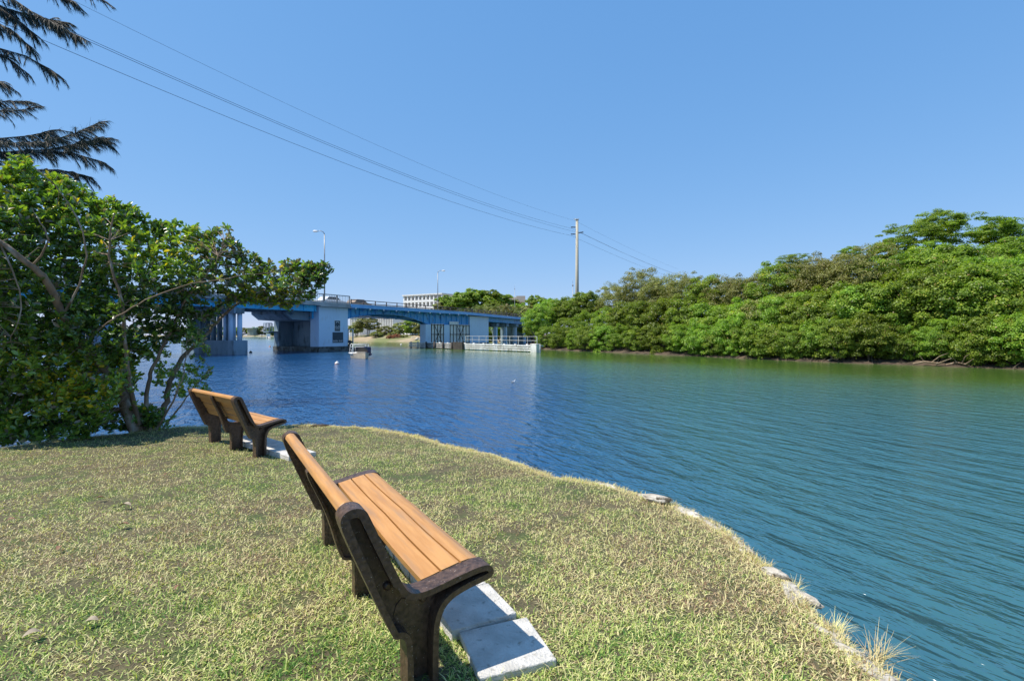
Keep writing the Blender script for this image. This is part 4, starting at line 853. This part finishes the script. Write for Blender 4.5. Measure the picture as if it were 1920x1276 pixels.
# small vehicles passing, half hidden by the rail
def car(x, y, mat, label):
    t = empty('car', bw(x, y, 5.17), BA); tag(t, label, 'car', 'cars on the bridge')
    prof = [(-2.1, .35), (-2.15, .75), (-1.9, .9), (-1.4, .95), (-.9, 1.4), (.5, 1.42), (1.15, .98), (1.95, .85), (2.15, .6), (2.1, .35)]
    m_ = MB(); m_.prism(prof, -.85, .85, 'y'); m_.build('body', mat, t, bevel=.06, seg=3)
    m_ = MB(); m_.prism([(-1.25, .98), (-.85, 1.33), (.42, 1.35), (.98, 1.0)], -.865, .865, 'y'); m_.build('window', M['glass'], t)
    for xx in (-1.35, 1.35):
        for yy in (-.8, .62): m_ = MB(); m_.tube([(xx, yy, .33), (xx, yy+.2, .33)], .33, 14); m_.build('wheel', M['black'], t)
car(12.5, 6.6, M['cartan'], 'tan car crossing the bridge half hidden by the railing')
car(6.5, 5.5, M['carwhite'], 'white car on the bridge beside the pale pier')
# signs on the pier face
def letters(m_, x0, x1, z0, z1, n, y):
    rr = random.Random(5); w_ = (x1-x0)/n
    for k in range(n):
        if k == n//2: continue
        a = x0+k*w_; b = a+w_*.72; t = w_*.2
        m_.box(a, a+t, y-.008, y, z0, z1); 
        if k % 3 != 1: m_.box(a+t, b, y-.008, y, z1-t, z1)
        if k % 2 == 0: m_.box(a+t, b, y-.008, y, z0, z0+t)
        m_.box(b-t, b, y-.0079, y, z0+t, z1-t) if k % 3 == 0 else m_.box(a+t, b, y-.008, y, (z0+z1)/2-t/2, (z0+z1)/2+t/2)
s1 = empty('clearance_sign', bw(2.75, 0, 2.55), BA); tag(s1, 'small dark framed sign above the large one on the pale pier', 'sign')
m_ = MB(); m_.box(-.46, .46, -.03, -.004, -.66, .70); m_.build('border', M['signwhite'], s1)
m_ = MB(); m_.box(-.40, .40, -.045, -.032, -.12, .64); m_.box(-.40, .40, -.045, -.032, -.62, -.18); m_.build('panel', M['signdark'], s1)
m_ = MB(); m_.tube([(-.24, -.052, .36), (-.12, -.052, .50), (.12, -.052, .50), (.24, -.052, .36)], .045, 6); m_.box(-.26, -.12, -.055, -.047, .02, .07); m_.box(.10, .28, -.055, -.047, .0, .05); m_.box(-.3, .3, -.055, -.047, -.3, -.27); m_.box(-.3, .3, -.055, -.047, -.42, -.39); m_.build('symbol', M['signwhite'], s1)
s2 = empty('notice_board', bw(2.82, 0, 1.12), BA); tag(s2, 'large dark square sign with a white text line on the pale pier', 'sign')
m_ = MB(); m_.box(-.88, .88, -.03, -.004, -.66, .72); m_.build('border', M['paleblue'], s2)
m_ = MB(); m_.box(-.83, .83, -.045, -.032, -.61, .67); m_.build('panel', M['signdark'], s2)
m_ = MB(); letters(m_, -.72, .74, -.50, -.30, 10, -.048); m_.build('lettering', M['signwhite'], s2)

# ------------------------------------------------------------------ timber fenders
def fender(name, A, B, rails, z0, posts, mat, label, wmat=None, ph=0.9):
    A = Vector((A[0], A[1], 0)); B = Vector((B[0], B[1], 0)); ang = math.atan2((B-A).y, (B-A).x); L_ = (B-A).length
    t = empty(name, (A.x, A.y, WZ), ang); tag(t, label, 'fender', 'timber fenders in the channel')
    for z in rails:
        m_ = MB(); m_.box(0, L_, -.12, .12, z, z+z0); m_.build('rail', mat, t, bevel=.01)
    for k in range(posts):
        x = L_*k/(posts-1); m_ = MB(); m_.tube([(x, .28, -1.2), (x, .28, ph)], .13, 8); m_.build('post', wmat or mat, t)
    return t, L_
ft, fL = fender('timber_fender', (-16.1, 80.0), (2.9, 57.6), (.10, .36, .62), .17, 15, M['timberwhite'], 'long white rail fender on piles in front of the right bridge pier')
m_ = MB(); m_.box(fL*.19, fL*.52, -.22, -.125, .02, .75); 
m_ = MB()
for zz in (.06, .33, .60): m_.box(fL*.19, fL*.5, -.16, -.124, zz, zz+.1)
for k in range(5): m_.tube([(fL*(.19+.077*k), -.3, -1), (fL*(.19+.077*k), -.3, .95)], .14, 8)
m_.box(fL*.44, fL*.515, -.5, -.18, -.3, 1.0); m_.build('dark_fender_pile', M['darktimber'], ft)
m_ = MB(); m_.box(fL-.9, fL+.1, -.3, .3, -.5, .95); m_.box(fL-1.4, fL-.2, -.2, .2, -.8, -.4); m_.build('end_dolphin', M['timberwhite'], ft, bevel=.03)
# walkway with handrail behind the fender
wa = Vector((-6.5, 76.2, 0)); wb = Vector((3.4, 61.5, 0)); wt = empty('service_walkway', (wa.x, wa.y, WZ), math.atan2((wb-wa).y, (wb-wa).x)); tag(wt, 'narrow walkway with pale handrail behind the white fender', 'walkway')
wl = (wb-wa).length; m_ = MB(); m_.box(0, wl, -.5, .5, .55, .7); m_.build('floor', M['greycon'], wt)
m_ = MB()
for zz in (1.25, 1.75): m_.box(0, wl, -.50, -.46, zz, zz+.04)
m_.build('handrail', M['timberwhite'], wt)
for k in range(10): m_ = MB(); m_.box(wl*k/9-.025, wl*k/9+.025, -.495, -.445, .7, 1.76); m_.build('post', M['timberwhite'], wt)
for k in range(5): m_ = MB(); m_.tube([(wl*k/4, 0, -1.2), (wl*k/4, 0, .56)], .12, 8); m_.build('pile', M['darktimber'], wt)
# dark fender along pier one with white uprights
p0 = bw(4.9, -.2); p1 = bw(5.6, 7.0)
t2, L2 = fender('timber_fender', (p0.x, p0.y), (p1.x, p1.y), (.15, .55, .95), .25, 9, M['darktimber'], 'dark timber fender with white uprights beside the pale left pier', None, 1.3)
for k in range(9): x = L2*k/8; m_ = MB(); m_.box(x-.07, x+.07, -.22, -.125, .9, 2.6); m_.build('white_upright', M['timberwhite'], t2)
m_ = MB(); m_.box(0, L2, -.2, -.13, 2.6, 2.72); m_.build('handrail', M['timberwhite'], t2)

# ------------------------------------------------------------------ moored boat near pier one
bp_ = on(677, 671, WZ); boat = empty('motor_boat', bp_, R(-62)); tag(boat, 'small cream and navy boat moored beside the pale left pier', 'boat')
def hull(L_, Wd, H, mat, name, par, x0=0, y0=0, z0=0):
    V = []; F = []; sec = 10
    for k in range(sec+1):
        t = k/sec; x = -L_/2+L_*t; wv = Wd/2*(1-max(0, (t-.45)/.55)**2.2); zt = H*(1+.18*t*t); zk = -.18+.25*max(0, (t-.7)/.3)**2
        V += [(x+x0, -wv+y0, zt+z0), (x+x0, -wv*.8+y0, z0), (x+x0, y0, zk+z0), (x+x0, wv*.8+y0, z0), (x+x0, wv+y0, zt+z0), (x+x0, wv*.88+y0, zt+z0-.02), (x+x0, wv*.75+y0, z0+.16), (x+x0, -wv*.75+y0, z0+.16), (x+x0, -wv*.88+y0, zt+z0-.02)]
    for k in range(sec):
        for i in range(9): F.append((9*k+i, 9*k+(i+1) % 9, 9*k+9+(i+1) % 9, 9*k+9+i))
    F += [tuple(range(9)), tuple(reversed(range(9*sec, 9*sec+9)))]
    m_ = MB(); m_.add(V, F); return m_.build(name, mat, par, bevel=.01)
hull(3.4, 1.35, .42, M['cream'], 'hull', boat)
m_ = MB(); m_.box(-1.2, 1.0, .60, .70, .30, .40); m_.box(-1.71, -1.69, -.5, .5, .05, .35); m_.build('sheer_stripe', M['navy'], boat)
m_ = MB(); m_.box(-1.75, -.2, -.72, -.06+.6, .35, .45); m_.box(-.7, .1, -.35, .35, .45, .95); m_.build('console', M['white'], boat, bevel=.03)
m_ = MB(); m_.box(-1.55, .1, .55, .82, .18, .95); m_.box(-1.8, -1.5, -.1, .8, .18, .98); m_.build('spray_cover', M['navy'], boat, bevel=.04)
m_ = MB(); m_.box(-2.05, -1.82, -.25, .15, .25, .85); m_.box(-2.0, -1.88, -.12, .02, -.4, .25); m_.build('outboard_motor', M['black'], boat, bevel=.04)
m_ = MB()
for x, y in ((-1.4, -.7), (-.2, -.72), (-1.4, .7), (-.2, .72)): m_.tube([(x, y, .5), (x*.9, y*.9, 1.15)], .025, 6)
m_.tube([(-1.26, -.63, 1.15), (-1.26, .63, 1.15)], .025, 6); m_.tube([(-.18, -.65, 1.15), (-.18, .65, 1.15)], .025, 6); m_.build('grab_rail', M['white'], boat)
m_ = MB(); m_.prism([(.12, .55), (.2, .95), (.24, .95), (.16, .55)], -.5, .5, 'y'); m_.build('windscreen', M['glass'], boat)
# far white boat
q = Vector(((503-960)/FPX*255, 255, WZ)); b2 = empty('motor_boat', q, R(120)); tag(b2, 'tiny white cabin boat far off under the bridge', 'boat')
hull(6.5, 2.2, 1.0, M['carwhite'], 'hull', b2); m_ = MB(); m_.prism([(-1.8, 1.0), (-1.6, 2.4), (.6, 2.4), (1.6, 1.0)], -.8, .8, 'y'); m_.build('cabin', M['carwhite'], b2, bevel=.08)
m_ = MB(); m_.prism([(-1.45, 1.6), (-1.4, 2.1), (.6, 2.1), (1.0, 1.6)], -.81, .81, 'y'); m_.build('window', M['glass'], b2)
# floats
def buoy(px, py, r_, mat, label, stick=False):
    p = on(px, py, WZ); t = empty('float_buoy', p); tag(t, label, 'buoy', 'small floats on the water')
    m_ = MB(); m_.tube([(0, 0, -r_*.5), (0, 0, -r_*.2), (0, 0, r_*.4), (0, 0, r_*.9), (0, 0, r_*1.15)], [r_*.5, r_*.92, r_, r_*.6, r_*.12], 14); m_.build('ball', mat, t, fixn=False)
    m_ = MB(); m_.tube([(0, 0, r_*1.1), (0, 0, r_*1.5)], r_*.18, 8); m_.build('ring', M['white'], t)
    m_ = MB(); m_.tube([(0, 0, r_*.02), (0, 0, r_*.20)], r_*1.02, 14); m_.build('stripe', M['orange'] if mat == M['white'] else M['white'], t)
buoy(632, 682, .15, M['white'], 'white and orange float below the pale pier')
buoy(506, 650, .16, M['orange'], 'orange float between the bridge piers')
buoy(470, 661, .17, M['black'], 'black float beside the left columns')
buoy(752, 646, .18, M['white'], 'farthest white float in front of the sandy bank')
# white water bird
p = on(962, 718, WZ); bird = empty('water_bird', p, R(15)); bird.scale = (.55, .55, .55); tag(bird, 'single white bird sitting on the open water', 'bird')
me = bpy.data.meshes.new('body'); bm = bmesh.new()
jo = [(-.17, 0, .10, .018), (-.10, 0, .08, .05), (0, 0, .07, .07), (.08, 0, .09, .06), (.12, 0, .15, .034), (.13, 0, .21, .028), (.15, 0, .235, .032), (.19, 0, .232, .012), (.225, 0, .225, .005)]
vs = [bm.verts.new(j[:3]) for j in jo]
for a, b in zip(vs[:-1], vs[1:]): bm.edges.new((a, b))
bm.to_mesh(me); bm.free(); o = bpy.data.objects.new('body', me); COL.objects.link(o); o.parent = bird; me.materials.append(M['carwhite'])
sk = o.modifiers.new('s', 'SKIN'); sk.use_smooth_shade = True
for i, j in enumerate(jo): me.skin_vertices[0].data[i].radius = (j[3], j[3])
me.skin_vertices[0].data[2].use_root = True
o.modifiers.new('u', 'SUBSURF').levels = 2
for s_ in (-1, 1):
    V = [(.07, .055*s_, .12), (-.02, .075*s_, .13), (-.16, .03*s_, .12), (-.21, .012*s_, .125), (-.10, .07*s_, .07), (.04, .072*s_, .065)]
    m_ = MB(); m_.add(V+[(v[0], v[1]-.012*s_, v[2]) for v in V], [(0, 1, 4, 5), (1, 2, 3, 4), (6, 11, 10, 7), (7, 10, 9, 8), (0, 6, 7, 1), (1, 7, 8, 2), (2, 8, 9, 3), (3, 9, 10, 4), (4, 10, 11, 5), (5, 11, 6, 0)]); m_.build('wing', M['greymetal'], bird)

# ------------------------------------------------------------------ utility pole and wires
UP = Vector((9.62+1.0, 86, 0)); UP = Vector(((1082-960)/FPX*86, 86, 0))
up = empty('utility_pole', (UP.x, UP.y, 0)); tag(up, 'tall pale concrete utility pole rising behind the mangroves', 'utility pole')
H = EYE+(HOR-412)/FPX*86
m_ = MB(); m_.tube([(0, 0, -.5), (0, 0, H)], [.36, .22], 8); m_.build('pole', M['pole'], up)
wd = Vector((-.558, -.83, 0)).normalized(); wn = Vector((-wd.y, wd.x, 0))       # wn points right/away
z1 = EYE+(HOR-426)/FPX*86; z2 = EYE+(HOR-439)/FPX*86; z3 = EYE+(HOR-437)/FPX*86
for z, dx in ((z1, -1), (z2, -1), (z3, 1)):
    m_ = MB(); m_.bar((.2*dx, 0, z), (1.05*dx, -.1, z+(.2 if dx > 0 else 0)), .09, .12)
    for k in range(4): xx = (1.05+.0)*dx*(0.45+.16*k); m_.tube([(xx-.03, -.04, z+(.1 if dx > 0 else 0)), (xx+.03, -.04, z+(.1 if dx > 0 else 0))], .12, 10)
    m_.build('insulator_arm', M['wire'], up)
m_ = MB(); m_.bar((0, 0, H-.1), (-.55, 0, H+.15), .12); m_.box(-.28, .28, -.28, .28, H, H+.12); m_.build('cap', M['white'], up)
def wire(zA, off, px, py, label, r_, sag=.0011, right=None, py2=None):
    A0 = Vector((UP.x+off, UP.y-.1, zA)); r0 = (px-960)/FPX; s = (r0*A0.y-A0.x)/(wd.x-r0*wd.y); d = A0.y+wd.y*s; zt = EYE+(HOR-py)/FPX*d; b = (zt-zA-sag*s*s)/s
    pts = [tuple(A0+wd*q+Vector((0, 0, b*q+sag*q*q))) for q in np.linspace(0, 104, 70)]
    back = [tuple(A0-wd*q+Vector((0, 0, -.055*q+.00045*q*q))) for q in np.linspace(60, 0.01, 24)]
    m_ = MB(); m_.tube(back+pts, r_, 5); tag(m_.build('power_line', M['wire'], fixn=False), label, 'wire', 'power lines crossing the sky')
wire(H-.2, -.3, 145, 5, 'thin topmost power line crossing the sky', .009)
wire(z1-.2, -1.0, 145, 64, 'upper strand of the paired power lines in the middle', .014)
wire(z3-.1, 1.0, 145, 68, 'lower strand of the paired power lines in the middle', .014)
wire(z2-.25, -1.0, 10, 45, 'lowest power line crossing the sky', .015)
# slim antennas
for px, top, d, lab in ((1074, 532, 90, 'thin dark whip mast left of the utility pole'), (965, 540, 150, 'slender antenna mast above the palms by the bridge end')):
    x = (px-960)/FPX*d; h = EYE+(HOR-top)/FPX*d; t = empty('antenna_mast', (x, d, 0)); tag(t, lab, 'antenna'); m_ = MB(); m_.tube([(0, 0, 0), (0, 0, h)], [.10, .05], 6); m_.build('mast', M['greymetal'], t)
    m_ = MB(); m_.tube([(0, 0, h), (0, 0, h+.9)], .02, 5); m_.box(-.12, .12, -.05, .05, h-.4, h-.2); m_.build('tip', M['greymetal'], t)

# ------------------------------------------------------------------ far shores
FP = [(30, 112), (0, 132), (-14, 138), (-24, 139), (-33, 142), (-41, 147), (-52, 155), (-60, 172), (-64, 210), (-40, 420), (300, 420), (300, 120)]
xs = np.arange(-72, 300, 1.5); ys = np.arange(106, 420, 1.5); X, Y = np.meshgrid(xs, ys); S = sdist(FP, X, Y)
Z = WZ-.5 + np.clip((S+1)/1.5, 0, 1)*.62 + np.clip(S, 0, 9)*.20 + .4*(fbm(X*.3, Y*.3)-.5)*np.clip(S, 0, 1)
tag(grid_mesh('far_shore', X, Y, Z, M['sand'], keep=S > -2.5), kind='structure')
FP2 = [(-700, 440), (-420, 430), (-240, 470), (-150, 520), (300, 520), (600, 900), (-900, 900)]
xs = np.arange(-900, 600, 8.0); ys = np.arange(410, 900, 8.0); X, Y = np.meshgrid(xs, ys); S = sdist(FP2, X, Y)
Z = WZ-.6 + np.clip((S+4)/8, 0, 1)*1.6
tag(grid_mesh('distant_shore', X, Y, Z, M['sand'], keep=S > -12), kind='structure')
CF = [crown_mesh('crown', 9000, (3.0, 3.0, 2.5), 95, M['mang'], 0.36, seed=i+40) for i in range(3)]
CFo = [crown_mesh('crown', 8000, (3.0, 3.0, 2.5), 85, M['olive'], 0.34, seed=i+50) for i in range(2)]
TF = trunk_mesh('trunk', 4.0, 1.2, 4, M['darkbark'], False, 77)
def far_tree(px, pyt, pyb, d, crown, sx, lab, grp, name='shade_tree'):
    x = (px-960)/FPX*d; top = EYE+(HOR-pyt)/FPX*d; bot = EYE+(HOR-pyb)/FPX*d; sc = (top-bot)/4.6; r = tree_of(name, x, d, 0.6, crown, TF, sc, (top+bot)/2-.6, random.uniform(0, 6.3), lab, grp, csc=(sx*1.2, sx*1.2, 1)); return r
g1 = 'rounded trees behind the right end of the bridge'
for i, a in enumerate([(845, 556, 590, 172, 1.15, 'bright green rounded tree nearest the second street lamp'), (868, 549, 592, 176, 1.0, 'light green crown left of the highest one behind the bridge'), (890, 545, 590, 178, 1.05, 'highest light green crown behind the bridge'), (912, 546, 590, 182, 1.05, 'darker green crown right of the highest one behind the bridge'), (936, 553, 592, 184, 1.1, 'dark green crown left of the palm group'), (958, 563, 594, 186, 1.1, 'dark crown behind the palm group'), (976, 570, 598, 180, 1.0, 'small dark crown beside the beige block'), (830, 568, 592, 168, .9, 'low pale tree at the left end of the rounded trees'), (925, 566, 596, 165, 1.2, 'lower bushy crown in front of the rounded trees'), (1004, 556, 600, 128, .62, 'small separate leafy tree right of the beige block'), (1022, 562, 600, 120, .8, 'leafy tree between the beige block and the mangroves'), (992, 574, 605, 125, .8, 'low brownish bush at the right end of the bridge')]):
    far_tree(a[0], a[1], a[2], a[3], (CFo[i % 2] if i in (7, 11, 5) else CF[i % 3]), a[4], a[5], g1)
g2 = 'trees on the sandy bank under the bridge'
for i, a in enumerate([(690, 597, 622, 160, 1.2, 'olive spreading tree left on the sandy bank'), (668, 606, 626, 166, 1.0, 'small olive tree beside the pale left pier'), (722, 612, 630, 158, 1.2, 'low hedge like tree in the middle of the sandy bank'), (750, 606, 628, 156, .9, 'thin olive tree beside the white house'), (776, 600, 628, 152, .9, 'dense green tree near the right pier'), (792, 598, 630, 150, .8, 'brownish tree against the right pier columns'), (706, 622, 632, 154, 1.6, 'clipped low hedge on the sandy bank'), (738, 623, 633, 152, 1.4, 'dark low hedge below the white house')]):
    far_tree(a[0], a[1], a[2], a[3], CFo[i % 2] if i != 4 else CF[0], a[4], a[5], g2)
for i, (px, s_, lab) in enumerate([(742, .42, 'rusty red scrub at the water edge of the sandy bank'), (730, .32, 'small reddish scrub left of the rusty one'), (756, .34, 'yellowish scrub right of the rusty one')]):
    q = on(px, 640, WZ); r = tree_of('shore_scrub', q.x, q.y+1.5, -.2, CFo[i % 2], TF, s_, .9, i, lab, 'low scrub on the sandy bank', 'shrub', csc=(1.3, 1.3, .9))
    if i < 2:
        for ch in r.children:
            if ch.name.startswith('crown'): ch.data = ch.data.copy(); ch.data.materials[0] = M['rust']
for i in range(26):
    px = 770+random.uniform(-12, 34); q = on(px, random.uniform(637, 641.5), WZ+.1)
    rock('riprap_stone', q.x, q.y, random.uniform(.4, .9), random.uniform(.4, .8), random.uniform(.3, .6), random.uniform(0, 3), random.uniform(-.4, .5), 'grey boulder in the stone slope left of the right pier', 'boulders of the riprap slope')
# palms
def palm_mesh():
    V = []; F = []; A = []
    for k in range(20):
        az = k*2.4; el = 1.1-1.3*(k/20); L_ = 2.3; p = Vector((0, 0, 0)); d = Vector((math.cos(az)*math.cos(el), math.sin(az)*math.cos(el), math.sin(el))); side = Vector((-math.sin(az), math.cos(az), 0)); ti = random.random()
        for s in range(8):
            q = p+d*L_/8; wv = .55*math.sin(math.pi*(s+1.2)/9.5)
            for sg in (-1, 1):
                for j in range(2):
                    b = len(V); r_ = p.lerp(q, j*.5); tip = r_+side*sg*wv+d*.25+Vector((0, 0, -.22)); V += [r_, r_+d*.13, tip]; F.append((b, b+1, b+2)); A += [ti]*3
            p = q; d = (d+Vector((0, 0, -.17))).normalized()
    o = np_mesh('crown', [tuple(v) for v in V], np.array(F), M['palm'], attr=A); me = o.data; bpy.data.objects.remove(o); return me
PMs = [palm_mesh() for _ in range(3)]
pt_ = MB(); pt_.tube([(0, 0, -.4), (.1, 0, 3), (0, .05, 6)], [.2, .15, .12], 8); pto = pt_.build('trunk', M['drygrey']); PT = pto.data; bpy.data.objects.remove(pto)
for i, (px, py, d) in enumerate([(868, 585, 142), (884, 583, 145), (902, 580, 140), (916, 584, 146), (928, 578, 139), (940, 582, 143), (950, 577, 138), (962, 584, 141), (973, 580, 137), (893, 588, 138), (935, 590, 136)]):
    z = EYE+(HOR-py)/FPX*d; t = empty('palm_tree', ((px-960)/FPX*d, d, 0.3), i*1.3); tag(t, ['palm at the left end of the palm group', 'second palm from the left of the palm group', 'third palm from the left of the palm group', 'fourth palm from the left of the palm group', 'tall palm left of the antenna mast', 'palm between two taller ones beside the antenna mast', 'tallest palm just left of the antenna mast', 'palm just right of the antenna mast', 'palm at the right end of the palm group', 'low palm in front at the left of the palm group', 'low palm in front below the antenna mast'][i], 'palm tree', 'palms behind the bridge')
    a = bpy.data.objects.new('trunk', PT); COL.objects.link(a); a.parent = t; a.scale = (1, 1, max(.2, (z-.3)/6)); c = bpy.data.objects.new('crown', PMs[i % 3]); COL.objects.link(c); c.parent = t; c.location = (0, 0, z-.3)
# buildings
def building(px0, px1, pyt, d, base, floors, bays, depth, mat, label, style, rz=0.0, name='apartment_building', roof=True):
    x0 = (px0-960)/FPX*d; x1 = (px1-960)/FPX*d; w_ = x1-x0; top = EYE+(HOR-pyt)/FPX*d; H_ = top-base
    t = empty(name, (x0, d, base), rz); tag(t, label, 'building'); fh = H_/floors
    m_ = MB(); m_.box(0, w_, 1.4, depth, 0, H_-.02); m_.build('wall', mat, t)
    if style == 'balcony':
        m_ = MB()
        for f in range(floors+1): m_.box(-.3, w_+.3, 0, 1.38, min(f*fh, H_-.3)-.02, min(f*fh, H_-.3)+.28)
        for b in range(bays+1): xx = w_*b/bays; m_.box(xx-.35, xx+.35, .05, 1.39, 0, H_-.05)
        m_.build('balcony_grid', mat, t)
        for f in range(floors):
            m_ = MB(); m_.box(.2, w_-.2, .02, .045, f*fh+.27, f*fh+.27+fh*.22); m_.build('parapet', M['white'], t)
            for b in range(bays): xx = w_*b/bays; m_ = MB(); m_.box(xx+.45, xx+w_/bays-.45, 1.34, 1.396, f*fh+.3, f*fh+fh*.92); m_.build('window', M['glass'], t)
    elif style == 'fins':
        for f in range(floors):
            for b in range(bays): xx = w_*b/bays; m_ = MB(); m_.box(xx+w_/bays*.3, xx+w_/bays*.8, 1.36, 1.396, f*fh+.5, f*fh+fh*.88); m_.build('window', M['glass'], t)
        m_ = MB()
        for b in range(bays+1): xx = w_*b/bays; m_.box(xx-.14, xx+.14, .7, 1.39, 0, H_-.1)
        m_.build('fins', M['white'], t)
    else:
        for b in range(bays): xx = w_*b/bays; m_ = MB(); m_.box(xx+w_/bays*.3, xx+w_/bays*.6, 1.37, 1.396, H_*.5, H_*.7); m_.build('window', M['glass'], t)
    if roof: m_ = MB(); m_.box(-.7, w_+.7, -.4, depth+.4, H_, H_+.45); m_.build('roof', M['white'], t)
    return t
building(757, 848, 555, 225, .8, 6, 10, 14, M['wall'], 'white balconied apartment block rising above the bridge', 'balcony', R(-32))
building(654, 676, 585, 196, .8, 4, 6, 10, M['wall'], 'pale columned block beside the pale left pier', 'fins', R(-25))
building(705, 740, 580, 190, .8, 4, 9, 10, M['wall'], 'wide columned block in the middle beneath the bridge span', 'fins', R(-25))
building(748, 768, 596, 182, .8, 2, 3, 8, M['wall'], 'small white house beneath the bridge near the right pier', 'plain', R(-30), name='house')
building(968, 985, 554, 250, .8, 5, 3, 12, M['tanwall'], 'plain beige block above the palms at the bridge end', 'plain', roof=False)
building(946, 967, 558, 262, .8, 5, 4, 10, M['wall'], 'low white block left of the beige one', 'plain')
building(462, 473, 615, 430, .8, 2, 3, 10, M['tanwall'], 'small grey house far off beside the left columns', 'plain', name='house')
building(497, 507, 614, 440, .8, 2, 2, 10, M['wall'], 'tiny white house far off between the bridge piers', 'plain', name='house')
g3 = 'trees on the distant shore'
for i, (px, top, lab) in enumerate([(478, 614, 'distant small tree left of the olive one between the piers'), (491, 612, 'distant rounded olive tree between the bridge piers'), (512, 613, 'distant tree right of the tiny white house'), (523, 614, 'distant tree against the pale pier recess'), (455, 615, 'distant tree behind the left columns'), (440, 614, 'distant tree farther behind the left columns'), (420, 614, 'distant tree seen through the middle of the left columns'), (400, 615, 'distant tree at the outer left columns'), (380, 614, 'leftmost distant tree by the left columns')]):
    far_tree(px, top, 629, 445, CFo[i % 2] if i % 3 == 1 else CF[i % 3], 1.15, lab, g3)
for i, px in enumerate(range(-60, 380, 34)): far_tree(px, 612+3*math.sin(i*2.2), 629, 440, CFo[i % 2], 1.4, 'distant tree behind the left leafy shrub, ' + ['outermost', 'second from outermost', 'third from outermost', 'fourth from outermost', 'fifth from outermost', 'sixth from outermost', 'middle', 'sixth from the columns', 'fifth from the columns', 'fourth from the columns', 'third from the columns', 'second from the columns', 'nearest the columns'][i], g3)
print('objects', len(bpy.data.objects))
